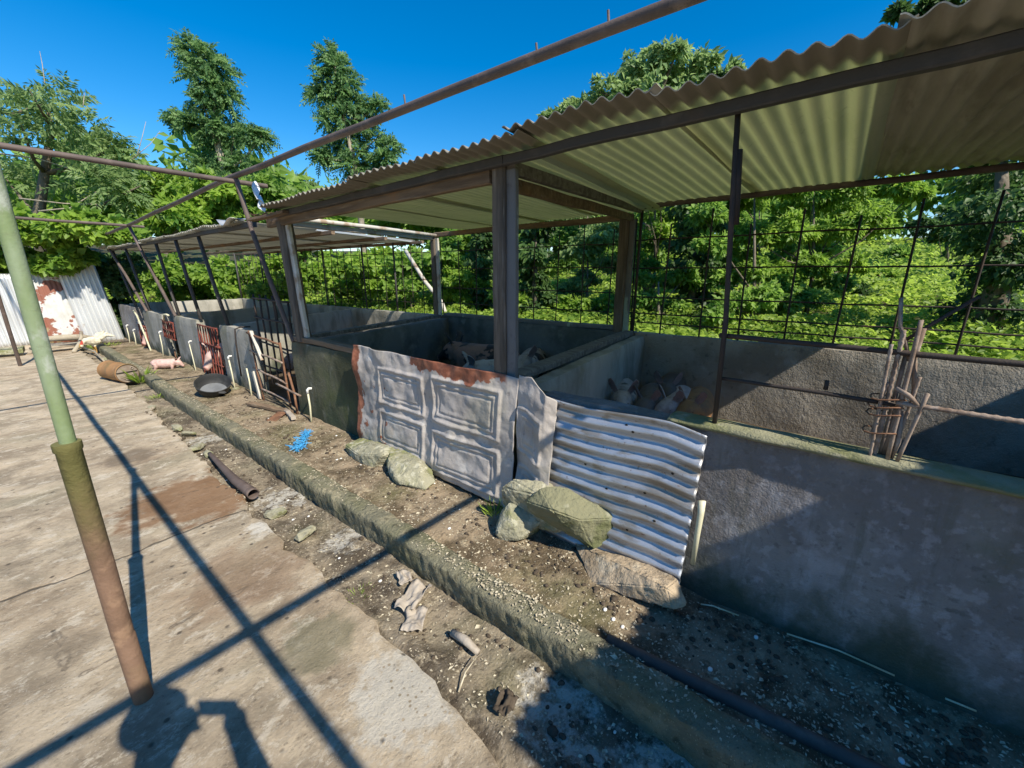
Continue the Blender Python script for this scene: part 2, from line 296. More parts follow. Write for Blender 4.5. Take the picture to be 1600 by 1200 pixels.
M['plastic'] = weathered('clear_plastic_rag', (.62, .64, .66), [((.45, .47, .5), 9, .45, .65, .6)], rough=.3, spec=.6)
M['litter'] = weathered('pale_litter', (.56, .50, .37), [((.30, .25, .17), 30, .42, .6, .8)], bumps=((60, .3, .003),))
M['clod'] = weathered('dark_clods', (.075, .058, .042), [((.13, .105, .08), 20, .5, .7, .7)], bumps=((90, .6, .004),))

def leafmat(name, dark, light, tl=.38, rough=.5, spec=.35):
    k = Mat(name)
    a = k.n.new('ShaderNodeAttribute'); a.attribute_name = 'tone'
    c = k.mix(a.outputs['Fac'], dark, light)
    k.color(c); k.set(rough, spec)
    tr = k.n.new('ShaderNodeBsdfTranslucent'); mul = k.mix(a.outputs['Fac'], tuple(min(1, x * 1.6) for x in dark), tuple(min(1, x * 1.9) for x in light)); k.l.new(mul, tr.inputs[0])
    mx = k.n.new('ShaderNodeMixShader'); mx.inputs[0].default_value = tl
    k.l.new(k.b.outputs[0], mx.inputs[1]); k.l.new(tr.outputs[0], mx.inputs[2]); k.l.new(mx.outputs[0], k.out.inputs[0])
    return k.m
M['leaf_tree'] = leafmat('leaf_tall_tree', (.045, .12, .045), (.21, .34, .11), .42)
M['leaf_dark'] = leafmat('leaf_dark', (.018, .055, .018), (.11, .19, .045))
M['leaf_vine'] = leafmat('leaf_vine', (.065, .16, .018), (.32, .45, .065), .45)
M['leaf_shrub'] = leafmat('leaf_shrub', (.055, .145, .022), (.29, .43, .08), .45)
M['leaf_ground'] = leafmat('leaf_ground', (.075, .165, .02), (.35, .46, .07), .45)
M['leaf_pale'] = leafmat('leaf_pale', (.09, .17, .055), (.32, .42, .16), .45)

# ------------------------------------------------------------------ mesh helpers
class MB:
    def __init__(s): s.v = []; s.f = []; s.mi = []; s.cur = 0
    def add(s, vs, fs):
        o = len(s.v); s.v += [tuple(x) for x in vs]; s.f += [tuple(i + o for i in f) for f in fs]; s.mi += [s.cur] * len(fs); return s
    def box(s, lo, hi, mat=None):
        (x0, y0, z0), (x1, y1, z1) = lo, hi
        vs = [Vector(p) for p in ((x0, y0, z0), (x1, y0, z0), (x1, y1, z0), (x0, y1, z0), (x0, y0, z1), (x1, y0, z1), (x1, y1, z1), (x0, y1, z1))]
        if mat: vs = [mat @ p for p in vs]
        return s.add(vs, [(3, 2, 1, 0), (4, 5, 6, 7), (0, 1, 5, 4), (1, 2, 6, 5), (2, 3, 7, 6), (3, 0, 4, 7)])
    def bar(s, a, b, wd, ht, roll=0, taper=1, segs=1, wob=0):
        """rectangular bar from a to b (wd across, ht up)"""
        a, b = Vector(a), Vector(b); d = (b - a).normalized()
        up = Vector((0, 0, 1)) if abs(d.z) < .9 else Vector((1, 0, 0))
        x = d.cross(up).normalized(); y = x.cross(d).normalized()
        if roll: m = Matrix.Rotation(roll, 3, d); x = m @ x; y = m @ y
        rings = []
        ch = min(wd, ht) * .13
        sec = [(-wd / 2 + ch, -ht / 2), (wd / 2 - ch, -ht / 2), (wd / 2, -ht / 2 + ch), (wd / 2, ht / 2 - ch), (wd / 2 - ch, ht / 2), (-wd / 2 + ch, ht / 2), (-wd / 2, ht / 2 - ch), (-wd / 2, -ht / 2 + ch)]
        for i in range(segs + 1):
            t = i / segs; c = a.lerp(b, t); k = 1 + (taper - 1) * t
            if wob: c = c + Vector((random.uniform(-wob, wob), random.uniform(-wob, wob), random.uniform(-wob, wob)))
            rings.append([c + x * u * k + y * v_ * k for u, v_ in sec])
        return s.loft(rings)
    def loft(s, rings, cap=True, close=False):
        n = len(rings[0]); vs = [p for r in rings for p in r]; fs = []
        m = len(rings)
        for i in range(m - 1 if not close else m):
            i2 = (i + 1) % m
            for j in range(n):
                fs.append((i * n + j, i * n + (j + 1) % n, i2 * n + (j + 1) % n, i2 * n + j))
        if cap and not close:
            fs.append(tuple(reversed(range(n)))); fs.append(tuple(range((m - 1) * n, m * n)))
        return s.add(vs, fs)
    def tube(s, pts, r, n=10, cap=True, rough=0, closed=False):
        """round tube along pts, r a number or a list"""
        pts = [Vector(p) for p in pts]; m = len(pts)
        rs = r if isinstance(r, (list, tuple)) else [r] * m
        rings = []; px = None
        for i, p in enumerate(pts):
            if closed: d = (pts[(i + 1) % m] - pts[i - 1]).normalized()
            else: d = (pts[min(i + 1, m - 1)] - pts[max(i - 1, 0)]).normalized()
            if px is None:
                up = Vector((0, 0, 1)) if abs(d.z) < .9 else Vector((1, 0, 0)); px = d.cross(up).normalized()
            px = (px - d * px.dot(d)).normalized(); py = d.cross(px)
            ring = []
            for j in range(n):
                a = 2 * math.pi * j / n; rr = rs[i] * (1 + (random.uniform(-rough, rough) if rough else 0))
                ring.append(p + px * math.cos(a) * rr + py * math.sin(a) * rr)
            rings.append(ring)
        return s.loft(rings, cap, closed)
    def ell(s, c, r, nu=14, nv=8, rot=None):
        c = Vector(c); r = (r, r, r) if isinstance(r, (int, float)) else r
        rings = []
        for i in range(1, nv):
            t = math.pi * i / nv; rings.append([Vector((r[0] * math.sin(t) * math.cos(2 * math.pi * j / nu), r[1] * math.sin(t) * math.sin(2 * math.pi * j / nu), -r[2] * math.cos(t))) for j in range(nu)])
        top, bot = Vector((0, 0, r[2])), Vector((0, 0, -r[2]))
        vs = [p for q in rings for p in q] + [bot, top]
        if rot is not None: vs = [rot @ p for p in vs]
        vs = [p + c for p in vs]
        fs = []; m = len(rings)
        for i in range(m - 1):
            for j in range(nu): fs.append((i * nu + j, i * nu + (j + 1) % nu, (i + 1) * nu + (j + 1) % nu, (i + 1) * nu + j))
        for j in range(nu):
            fs.append((m * nu, (j + 1) % nu, j)); fs.append((m * nu + 1, (m - 1) * nu + j, (m - 1) * nu + (j + 1) % nu))
        return s.add(vs, fs)
    def lathe(s, prof, c=(0, 0, 0), n=24, rot=None):
        """prof: list of (r,z); open profile revolved"""
        vs = []; c = Vector(c)
        for r, z in prof:
            for j in range(n):
                p = Vector((r * math.cos(2 * math.pi * j / n), r * math.sin(2 * math.pi * j / n), z))
                vs.append((rot @ p if rot is not None else p) + c)
        fs = []
        for i in range(len(prof) - 1):
            for j in range(n): fs.append((i * n + j, i * n + (j + 1) % n, (i + 1) * n + (j + 1) % n, (i + 1) * n + j))
        return s.add(vs, fs)
    def grid(s, nu, nv, fn):
        vs = [fn(i / nu, j / nv) for j in range(nv + 1) for i in range(nu + 1)]
        fs = [(j * (nu + 1) + i, j * (nu + 1) + i + 1, (j + 1) * (nu + 1) + i + 1, (j + 1) * (nu + 1) + i) for j in range(nv) for i in range(nu)]
        return s.add(vs, fs)
    def sheet(s, nu, nv, fn, th):
        """a surface fn(u,v)->point given real thickness th (closed)"""
        P = [[Vector(fn(i / nu, j / nv)) for i in range(nu + 1)] for j in range(nv + 1)]
        def nrm(i, j):
            a = P[j][min(i + 1, nu)] - P[j][max(i - 1, 0)]; b = P[min(j + 1, nv)][i] - P[max(j - 1, 0)][i]
            n_ = a.cross(b); return n_.normalized() if n_.length > 1e-9 else Vector((0, 0, 1))
        A = [P[j][i] + nrm(i, j) * th / 2 for j in range(nv + 1) for i in range(nu + 1)]
        B = [P[j][i] - nrm(i, j) * th / 2 for j in range(nv + 1) for i in range(nu + 1)]
        k = (nu + 1) * (nv + 1); w_ = nu + 1; fs = []
        for j in range(nv):
            for i in range(nu):
                q = (j * w_ + i, j * w_ + i + 1, (j + 1) * w_ + i + 1, (j + 1) * w_ + i)
                fs.append(q); fs.append(tuple(reversed([x + k for x in q])))
        for i in range(nu):
            fs.append((i + 1, i, i + k, i + 1 + k)); a = nv * w_ + i; fs.append((a, a + 1, a + 1 + k, a + k))
        for j in range(nv):
            a, b = j * w_, (j + 1) * w_; fs.append((a, b, b + k, a + k)); a, b = j * w_ + nu, (j + 1) * w_ + nu; fs.append((b, a, a + k, b + k))
        return s.add(A + B, fs)

def link_mesh(name, me, mats, parent=None, loc=None, smooth=False):
    o = bpy.data.objects.new(name, me)
    for m in (mats if isinstance(mats, (list, tuple)) else [mats]): me.materials.append(M[m] if isinstance(m, str) else m)
    if smooth: me.shade_smooth()
    COL.objects.link(o)
    if parent is not None:
        wl_ = world_loc(parent); me.transform(Matrix.Translation(-wl_)); o.parent = parent
    else:
        if loc is None:
            n = len(me.vertices); co = np.empty(n * 3, np.float32); me.vertices.foreach_get('co', co); co = co.reshape(-1, 3)
            lo, hi = co.min(0), co.max(0); loc = Vector(((lo[0] + hi[0]) / 2, (lo[1] + hi[1]) / 2, lo[2]))
        loc = Vector(loc); me.transform(Matrix.Translation(-loc)); o.location = loc
    return o

def world_loc(o):
    l = o.location.copy(); p = o.parent
    while p: l = l + p.location; p = p.parent
    return l

def build(mb, name, mats, parent=None, smooth=False, loc=None, angle=None):
    me = bpy.data.meshes.new(name); me.from_pydata(mb.v, [], mb.f); 
    if len(set(mb.mi)) > 1: me.polygons.foreach_set('material_index', mb.mi)
    me.update()
    bm = bmesh.new(); bm.from_mesh(me); bmesh.ops.recalc_face_normals(bm, faces=bm.faces); bm.to_mesh(me); bm.free()
    o = link_mesh(name, me, mats, parent, loc, smooth)
    if smooth and angle: me.set_sharp_from_angle(angle=R(angle))
    return o

def empty(name, loc):
    o = bpy.data.objects.new(name, None); o.location = loc; o.empty_display_size = .1; COL.objects.link(o); return o

def tag(o, label=None, cat=None, group=None, kind=None):
    if label: o['label'] = label
    if cat: o['category'] = cat
    if group: o['group'] = group
    if kind: o['kind'] = kind
    return o

def nz(x, y, z=0, s=1, o=0):
    return mnoise.noise(Vector((x * s + o, y * s + o * 1.7, z * s - o)))
def fbm(x, y, z=0, s=1, o=0):
    return nz(x, y, z, s, o) + .5 * nz(x, y, z, s * 2.1, o + 5) + .25 * nz(x, y, z, s * 4.3, o + 9)

# ================================================================== SETTING
def slab_edge(y):
    e = 1.0 if y > 6.5 else .84 + .03 * max(0, y - 2.5) if y > 1.5 else .84 - .05 * min(1, max(0, (1.5 - y) / .5))
    return e + .05 * fbm(0, y, 0, 2.2, 3) + .03 * nz(0, y, 0, 9, 1)
def yard_z(x, y): return .012 * fbm(x, y, 0, .9, 2) + .005 * nz(x, y, 0, 5, 4)
mb = MB()
NY = 300
def yard_fn(u, v):
    y = -5 + 22.5 * v; e = slab_edge(y)
    if u > .985:
        return (e + .012 * nz(0, y, 0, 14, 8), y, -.11 if u > .995 else yard_z(e, y) - .012)
    uu = (u / .985); x = -7 + (e - .02 + 7) * (1 - (1 - uu) ** 1.6)
    return (x, y, yard_z(x, y))
mb.grid(200, NY, yard_fn)
tag(build(mb, 'concrete_yard', 'yard', smooth=True, loc=(0, 0, 0), angle=40), kind='structure')

def gutter_z(x, y):
    return -.055 + .018 * fbm(x, y, 0, 3, 12) + .012 * fbm(x, y, 0, 11, 2) + (.035 * max(0, 1 - abs(x - .86) / .12) if y < 2 else 0)
mb = MB(); mb.grid(40, 800, lambda u, v: (.55 + .8 * u, -4 + 18.5 * v, gutter_z(.55 + .8 * u, -4 + 18.5 * v)))
tag(build(mb, 'gutter', 'gutter', smooth=True, loc=(0, 0, 0)), kind='structure')

# kerb, slightly wavering, broken joint at y 7.6
mb = MB()
def kerb_block(y0, y1):
    n = int((y1 - y0) / .016); rings = []
    for i in range(n + 1):
        y = y0 + (y1 - y0) * i / n; ring = []
        for (x, z) in ((1.225, -.16), (1.218, -.06), (1.215, -.03), (1.213, 0), (1.211, .03), (1.210, .06), (1.212, .085), (1.222, .099), (1.26, .103), (1.30, .104), (1.34, .104), (1.38, .103), (1.402, .098), (1.412, .085), (1.415, .03), (1.415, -.16)):
            a = .008 * fbm(x * 2, y, z, 6, 3) + .009 * nz(x, y, z, 26, 5) + (.007 * nz(x, y, z, 60, 9) if y < 4 else 0)
            ring.append(Vector((1.21 + (x - 1.21) * .70 + a + .012 * nz(0, y, 0, .6, 2) + (.025 if y > 7.6 else 0) * min(1, max(0, y - 7.4)), y, z + .008 * nz(x, y, 0, 9, 7) + .012 * nz(x, y, 0, 1.1, 4))))
        rings.append(ring)
    mb.loft(rings)
kerb_block(-4, 7.62); kerb_block(7.65, 13.4)
tag(build(mb, 'kerb', 'kerb', smooth=True, loc=(0, 0, 0), angle=60), kind='structure')

def walk_z(x, y):
    base = .02 + .05 * min(1, max(0, (y - .6) / 1.6)) - .07 * max(0, min(1, (y - 7) / 7))
    return base + .018 * fbm(x, y, 0, 2.3, 21) + .010 * fbm(x, y, 0, 8, 6)
mb = MB(); mb.grid(30, 700, lambda u, v: (1.30 + .74 * u, -4 + 18.7 * v, walk_z(1.30 + .74 * u, -4 + 18.7 * v)))
tag(build(mb, 'walkway', 'walk', smooth=True, loc=(0, 0, 0)), kind='structure')
mb = MB(); mb.grid(20, 80, lambda u, v: (2.04 + 2.95 * u, -4 + 18.6 * v, .03 + .02 * fbm(2 + 3 * u, 18 * v, 0, 2, 8)))
tag(build(mb, 'pen_floor', 'penfloor', smooth=True, loc=(0, 0, 0)), kind='structure')

def ss(t): t = max(0., min(1., t)); return t * t * (3 - 2 * t)
def ter(x, y):
    """terrain: flat under the farm, rising to a slope behind the pens"""
    d = math.hypot(max(0, x - 5.1), max(0, y - 16)) if y > 16 else max(0, x - 5.1)
    if d <= 0: return -.2
    h = -.2 + .45 * ss(d / .5) + .095 * d - .06 * max(0, d - 45)
    return h + (.22 * nz(x, y, 0, .35, 3) + .35 * nz(x, y, 0, .12, 7)) * ss(d / 4)
mb = MB()
def ter_fn(u, v):
    x = -60 + 240 * u; y = -90 + 270 * v; return (x, y, ter(x, y))
mb.grid(160, 180, ter_fn)
mb.grid(90, 110, lambda u, v: (5.02 + 30 * u ** 1.6, -14 + 50 * v, ter(5.02 + 30 * u ** 1.6, -14 + 50 * v) + .06))
tag(build(mb, 'ground', 'soil', smooth=True, loc=(0, 0, 0)), kind='structure')

# ================================================================== WALLS
def wall(name, p0, p1, th, z0, z1, mat, label, cat='wall', cap=None, group=None, topfn=None, rough=.008, zw=None):
    """a rendered wall from p0 to p1 (xy) with uneven faces and top, offset th to the right of p0->p1"""
    a, b = Vector((p0[0], p0[1], 0)), Vector((p1[0], p1[1], 0)); d = (b - a); L = d.length; d.normalize()
    nrm = Vector((d.y, -d.x, 0)); n = max(4, int(L / .05)); nz_ = max(4, int((z1 - z0) / .06))
    sec = []
    for j in range(nz_ + 1): sec.append((0, j / nz_))
    for j in range(1, 4): sec.append((j / 4, 1.0))
    for j in range(nz_, -1, -1): sec.append((1, j / nz_))
    rings = []
    for i in range(n + 1):
        s_ = L * i / n; ring = []
        for (o_, t) in sec:
            p = a + d * s_
            zt = z1 + (topfn(s_) if topfn else 0) + .009 * fbm(p.x, p.y, 0, 3, 4)
            rnd = .012 if (t > .999 and o_ in (0, 1)) else 0
            off = th * o_ + rough * fbm(p.x, p.y, t, 3, 1 + 9 * o_) * (1 if o_ in (0, 1) else 0) + (rnd if o_ == 0 else -rnd if o_ == 1 else 0)
            ring.append(p + nrm * off + Vector((0, 0, z0 + (zt - z0) * t)))
        rings.append(ring)
    m_ = MB(); m_.loft(rings)
    o = build(m_, name, mat, smooth=True, loc=((p0[0] + p1[0]) / 2, (p0[1] + p1[1]) / 2, 0), angle=50)
    tag(o, label, cat, group)
    return o
FX = 1.97
wall('pen_wall', (FX, -4), (FX, 1.35), .13, -.15, .905, 'plaster', 'long purple-grey plaster wall with pale blotches, right of the corrugated sheet')
wall('pen_wall', (FX, 1.37), (FX, 4.72), .13, -.15, .89, 'mosswall', 'dark mossy low wall behind the embossed door panel, left of it')
wall('pen_wall', (FX, 5.88), (FX, 7.02), .13, -.15, .90, 'greywall', 'grey wall piece between the open rebar grid and the red barred gate')
wall('pen_wall', (FX, 8.08), (FX, 9.42), .13, -.15, .90, 'greywall', 'grey wall piece just beyond the red barred gate', topfn=lambda s: -.01)
wall('pen_wall', (FX, 10.25), (FX, 11.75), .13, -.15, .86, 'greywall', 'grey wall piece between the two farthest gateways')
wall('pen_wall', (FX, 12.55), (FX, 14.4), .13, -.15, .88, 'plaster', 'last pinkish grey wall piece, beside the shiny corrugated panel')
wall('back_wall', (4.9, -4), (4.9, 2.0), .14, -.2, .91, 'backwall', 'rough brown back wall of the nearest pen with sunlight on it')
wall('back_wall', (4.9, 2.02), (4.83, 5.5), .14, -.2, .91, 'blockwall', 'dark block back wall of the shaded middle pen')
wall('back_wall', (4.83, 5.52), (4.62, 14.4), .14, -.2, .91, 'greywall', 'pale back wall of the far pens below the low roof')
wall('partition_wall', (2.12, 1.66), (4.88, 2.0), .13, -.1, .875, 'greywall', 'smooth grey partition wall behind the nearest pigs')
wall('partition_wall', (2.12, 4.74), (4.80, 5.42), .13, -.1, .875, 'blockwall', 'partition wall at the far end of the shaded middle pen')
wall('partition_wall', (2.12, 6.95), (4.62, 8.2), .12, -.1, .90, 'greywall', 'partition wall inside the pens behind the red barred gate')
wall('partition_wall', (2.12, 9.5), (4.6, 10.7), .12, -.1, .90, 'greywall', 'partition wall inside the pens beside the farthest pigs')
wall('end_wall', (2.12, 13.95), (4.62, 14.1), .12, -.1, .91, 'greywall', 'sunlit end wall of the farthest pen')
wall('partition_wall', (2.12, -3.2), (4.88, -3.0), .13, -.1, .9, 'plaster', 'partition wall closing the nearest pen on the right')
# moss ledge on the near wall, timber sills
mb = MB()
rings = []
for i in range(140):
    y = -3.9 + 4.5 * i / 139
    e = .012 * nz(0, y, 0, 7, 3); rings.append([Vector((FX - .022 + e, y, .905)), Vector((FX - .03 + e, y, .922 + .006 * nz(0, y, 0, 12, 1))), Vector((FX + .04, y, .934 + .006 * nz(1, y, 0, 9, 1))), Vector((FX + .115 + e, y, .928)), Vector((FX + .145, y, .912)), Vector((FX + .13, y, .90)), Vector((FX + .0, y, .90))])
mb.loft(rings); tag(build(mb, 'wall_coping', 'wallcap', smooth=True), 'thin greenish mortar coping on top of the purple-grey wall', 'coping')
mb = MB(); mb.bar((2.035, 2.95, .925), (2.035, 4.72, .925), .10, .06, segs=8, wob=.004)
tag(build(mb, 'timber_sill', 'timber_y'), 'timber sill board on top of the mossy wall under the far shed post', 'sill')
mb = MB(); mb.bar((2.12, 1.73, .905), (4.85, 2.06, .905), .10, .055, segs=10, wob=.004); mb.bar((2.2, 1.80, .90), (4.8, 2.12, .90), .05, .05, segs=6, wob=.003)
tag(build(mb, 'timber_sill', 'timber_grey'), 'grey timber plate along the top of the partition behind the nearest pigs', 'sill')
mb = MB(); mb.bar((2.12, 4.81, .905), (4.78, 5.49, .905), .10, .05, segs=10, wob=.004)
tag(build(mb, 'timber_sill', 'timber_grey'), 'peeling timber plate along the far partition of the shaded middle pen', 'sill')
mb = MB(); mb.bar((4.95, 2.15, .94), (4.88, 5.4, .94), .12, .05, segs=10, wob=.004)
tag(build(mb, 'timber_sill', 'paintgreen'), 'greenish timber plate on the back wall of the shaded middle pen', 'sill')

# ================================================================== ROOFS
PITCH_W, AMP = .076, .0115
def corr(x0, x1, y0, y1, z0, z1, mat, parent, shear=0., wob=0., dz0=0., amp=AMP, name='roof_sheet', label=None):
    """corrugated sheet, ridges along x, waves along y; z0 front, z1 back; shear moves y with x"""
    nw = (y1 - y0) / PITCH_W; nu = max(12, int(nw * 8)); seed = random.uniform(0, 99)
    def fn(u, v):
        y = y0 + (y1 - y0) * u; x = x0 + (x1 - x0) * v
        z = z0 + (z1 - z0) * v + dz0 + amp * math.cos(2 * math.pi * (y - y0) / PITCH_W) + .012 * nz(x, y, 0, 1.1, seed) + wob * nz(0, y, 0, 3, seed) * (1 - v) ** 3
        sh = shear if not isinstance(shear, tuple) else shear[0] + (shear[1] - shear[0]) * u
        return (x + .012 * nz(0, y, 0, 2, seed) * (1 - v) + wob * .5 * nz(0, y, 0, 9, seed) * (1 - v) ** 6, y + sh * (x - x0), z)
    m_ = MB(); m_.sheet(nu, 10, fn, .004)
    o = build(m_, name, mat, parent, smooth=True, angle=60)
    if label: o['label'] = label
    return o

shed = empty('pig_shed', (2.0, 1.6, 0)); tag(shed, 'open timber pig shed with corrugated roof and square posts, nearest the camera', 'shed')
EX = 1.745
bounds = [(-.95, -.70), (-.745, .02), (-.02, .745), (.70, 1.47)]
for i, (a, b) in enumerate(bounds):
    corr(EX - .01 * (i % 2), 5.12, a, b, 2.275 + .012 * (i % 2), 2.44 - .02 * i + .012 * (i % 2), 'sheet_grey' if i < 2 else 'sheet_yellow', shed, shear=((-.16, 0), (0, .02), (.01, .06), (.05, .155))[i], wob=.012, label='grey corrugated roof sheet' if i < 2 else 'yellowish corrugated roof sheet')
yy = 1.37
for i in range(4):
    corr(EX + .006 * (i % 2), 5.1, yy, yy + .815, 2.262 - .012 * i + .012 * (i % 2), 2.335 - .008 * i + .012 * (i % 2), 'sheet_yellow', shed, shear=(.145 + .02 * i, .165 + .02 * i), wob=.012 if i < 3 else .03)
    yy += .76
def part(name, mat, parent, fn, smooth=False, label=None, angle=None):
    m_ = MB(); fn(m_); o = build(m_, name, mat, parent, smooth=smooth, angle=angle)
    if label: o['label'] = label
    return o
# front purlins, back beams
part('purlin', 'darksteel', shed, lambda m: m.bar((1.93, -1.0, 2.235), (1.95, 1.62, 2.215), .045, .048, segs=12, wob=.004))
part('purlin', 'darksteel', shed, lambda m: m.bar((1.95, 1.62, 2.212), (1.95, 4.6, 2.175), .05, .05, segs=12, wob=.004))
part('beam', 'timber_y', shed, lambda m: m.bar((1.995, 1.76, 2.165), (1.995, 4.9, 2.12), .05, .09, segs=12, wob=.004), label='brown timber front beam')
part('beam', 'timber_y', shed, lambda m: m.bar((1.90, 4.25, 2.165), (1.84, 4.95, 2.14), .08, .025, segs=3, wob=.004), label='loose split board at the far eave corner')
part('beam', 'piperust', shed, lambda m: m.tube([(4.92, -3.2 + 5.25 * i / 14, 2.375 - .02 * i / 14 + .004 * math.sin(i * 2.1)) for i in range(15)], .027, 10), smooth=True, label='rusty round back beam')
part('beam', 'timber_y', shed, lambda m: m.bar((4.88, 2.15, 2.245), (4.88, 5.6, 2.245), .06, .07, segs=12, wob=.004), label='brown timber back beam')
part('tie_beam', 'timber_grey', shed, lambda m: m.bar((2.0, 1.62, 2.185), (4.92, 2.06, 2.325), .05, .07, segs=6, wob=.003), label='upper grey tie beam')
part('tie_beam', 'timber_y', shed, lambda m: m.bar((2.0, 1.69, 2.115), (4.90, 2.15, 2.245), .05, .075, segs=6, wob=.004), label='lower brown tie beam')
part('tie_beam', 'timber_pale', shed, lambda m: m.bar((2.0, 4.84, 2.135), (4.88, 5.62, 2.18), .06, .055, segs=8, wob=.005), label='pale peeling tie beam at the far end')
part('tie_beam', 'timber_pale', shed, lambda m: m.tube([(2.05, 4.78, 2.185), (3.4, 5.15, 2.212), (4.9, 5.56, 2.228)], .026, 10), smooth=True, label='pale rusty pipe over the far tie beam')
def post(x, y, z0, z1, w1, w2, mat2='timber_grey', dx=0, dy=0):
    o = part('post', 'timber', shed, lambda m: m.bar((x + dx, y + dy, z0), (x, y, z1), w1, w1 * 1.05, segs=8, wob=.003))
    mm = MB(); mm.bar((x + dx - .008, y + dy - w1 * .5 - .022, z0), (x - .008, y - w1 * .5 - .022, z1 - .02), .09, .035, segs=8, wob=.003)
    build(mm, 'board', mat2, o)
    return o
post(2.02, 1.70, .80, 2.20, .10, .08, 'paintgreen')
post(4.90, 2.22, .90, 2.24, .12, .08, 'paintgreen')
post(2.03, 4.62, .90, 2.12, .12, .08, 'timber_pale', dy=-.10)
post(4.86, 5.60, .90, 2.20, .10, .08, 'timber_pale')
# rebar post near, doubled in its upper part
part('post', 'bardark', shed, lambda m: (m.tube([(2.0, .40, .91), (2.0, .41, 1.4), (1.985, .435, 1.8), (1.975, .46, 2.22)], .011, 8), m.tube([(2.004, .425, 1.80), (1.99, .445, 2.08)], .017, 8)), smooth=True, label='slim rusty rebar post')
part('post', 'bardark', shed, lambda m: m.tube([(4.93, 2.05, .9), (4.93, 2.04, 2.36)], .018, 8), smooth=True, label='thin dark back post')

# next roof beyond the gap, behind the photographer, and the sheet on the pipe frame
nroof = empty('neighbouring_roof', (3.4, -4.2, 0)); tag(nroof, 'grey corrugated roof of the next bay, beyond an open gap on the right', 'roof')
for i in range(3):
    corr(1.76, 5.12, -3.67 - .74 * i, -2.88 - .74 * i, 2.29 + .012 * (i % 2), 2.46 + .012 * (i % 2), 'sheet_grey', nroof)
for (x, y, zt) in ((2.0, -2.95, 2.26), (2.0, -5.0, 2.26), (4.95, -2.95, 2.42), (4.95, -5.0, 2.42)):
    part('post', 'timber', nroof, lambda m: m.bar((x, y, -.1), (x, y, zt), .1, .1, segs=4))
for x, z in ((2.0, 2.245), (4.95, 2.41)):
    part('purlin', 'timber_y', nroof, lambda m: m.bar((x, -5.2, z), (x, -2.86, z), .06, .07, segs=4))

low = empty('low_shed', (2.0, 5.2, 0)); tag(low, 'far low shed with dusty corrugated sheets on thin poles over the last pens', 'shed')
yy = 5.42
for i in range(9):
    corr(1.86 + .02 * math.sin(i * 2.3), 4.98, yy, yy + .83, 2.165 + .012 * (i % 2) + .01 * math.sin(i * 1.7), 2.185 + .012 * (i % 2), 'sheet_low', low, shear=(.27 - .03 * i, .24 - .03 * i + .004), wob=.02)
    yy += .755
for i in range(2): corr(1.80, 2.75, 12.25 + .8 * i, 13.1 + .8 * i, 2.17 + .03 * i, 2.14 + .02 * i, 'sheet_low', low, shear=0., wob=.03)
for x, z, dy in ((1.96, 2.13, .03), (3.0, 2.135, .3), (4.0, 2.14, .58), (4.9, 2.145, .8)):
    part('purlin', 'timber_y' if x > 2 else 'darksteel', low, lambda m: m.bar((x, 5.15 + dy, z), (x - (.1 if x > 4.5 else 0), 13.8 + dy, z + .02), .05, .05, segs=10, wob=.004))
part('edge_strip', 'zinc', low, lambda m: m.bar((2.9, 5.72, 2.178), (4.93, 6.27, 2.168), .05, .03, segs=4, wob=.002))
part('edge_strip', 'zinc', low, lambda m: m.sheet(10, 3, lambda u, v: (1.80 + .22 * v, 5.40 + .42 * u + .05 * v, 2.20 + .02 * math.sin(u * 7) - .05 * (1 - v) * math.sin(u * 3.1)), .003), smooth=True, label='curled bright sheet end')
for (yb, yt, zb) in ((6.85, 7.18, .9), (9.28, 9.5, .9), (11.45, 12.0, .86), (12.7, 13.4, .88), (8.05, 8.3, .9)):
    part('post', 'darksteel', low, lambda m: m.tube([(2.04, yb, zb), (2.0, (yb + yt) / 2, 1.5), (1.97, yt, 2.12)], .026, 8), smooth=True)

# ================================================================== PIPE FRAME over the yard
frame = empty('pipe_frame', (.06, 1.9, 0)); tag(frame, 'rusty overhead pipe frame with long rails, cross pipes and a green front pole', 'pipe frame')
def pipe(name, pts, r, mat='piperust', n=14, label=None):
    return part(name, mat, frame, lambda m: m.tube(pts, r, n), smooth=True, label=label, angle=50)
def wav(a, b, n=10, amp=.006):
    a, b = Vector(a), Vector(b); return [a.lerp(b, i / n) + Vector((random.uniform(-amp, amp), 0, random.uniform(-amp, amp))) for i in range(n + 1)]
pipe('rail', wav((1.87, -5, 2.60), (1.86, 5.4, 2.60), 12), .026, label='long right overhead rail')
pipe('rail', wav((1.86, 5.3, 2.60), (1.86, 10.7, 2.485), 8) + wav((1.86, 10.9, 2.48), (1.80, 15.2, 2.41), 6), .026, label='far right overhead rail')
pipe('rail', wav((.06, -5, 2.56), (.06, 16.8, 2.47), 20), .026, label='left overhead rail')
for y, x0, x1, z, r in ((-.74, -.9, 1.95, 2.60, .027), (5.25, -2.5, 2.17, 2.545, .024), (10.64, -2.5, 2.08, 2.475, .024), (16.6, -2.5, 1.35, 2.43, .024)):
    pipe('cross_pipe', wav((x0, y - .02, z + .02), (x1, y, z), 8, .004), r)
p_ = pipe('pole', [(.06, 1.9, .9), (.065, 1.9, 1.4), (.075, 1.9, 2.56)], .0205, 'polegreen', 20, label='algae-green front pole')
mm = MB(); mm.tube([(.06, 1.9, -.02), (.058, 1.9, .3), (.056, 1.9, .305), (.056, 1.9, .315), (.058, 1.9, .6), (.058, 1.9, 1.045), (.058, 1.9, 1.05), (.058, 1.9, 1.075)], [.031, .0315, .0298, .0315, .0315, .0315, .0355, .0355], 20)
s_ = build(mm, 'sleeve', 'sleeve', p_, smooth=True, angle=40); s_['label'] = 'wider rust-brown lower sleeve'
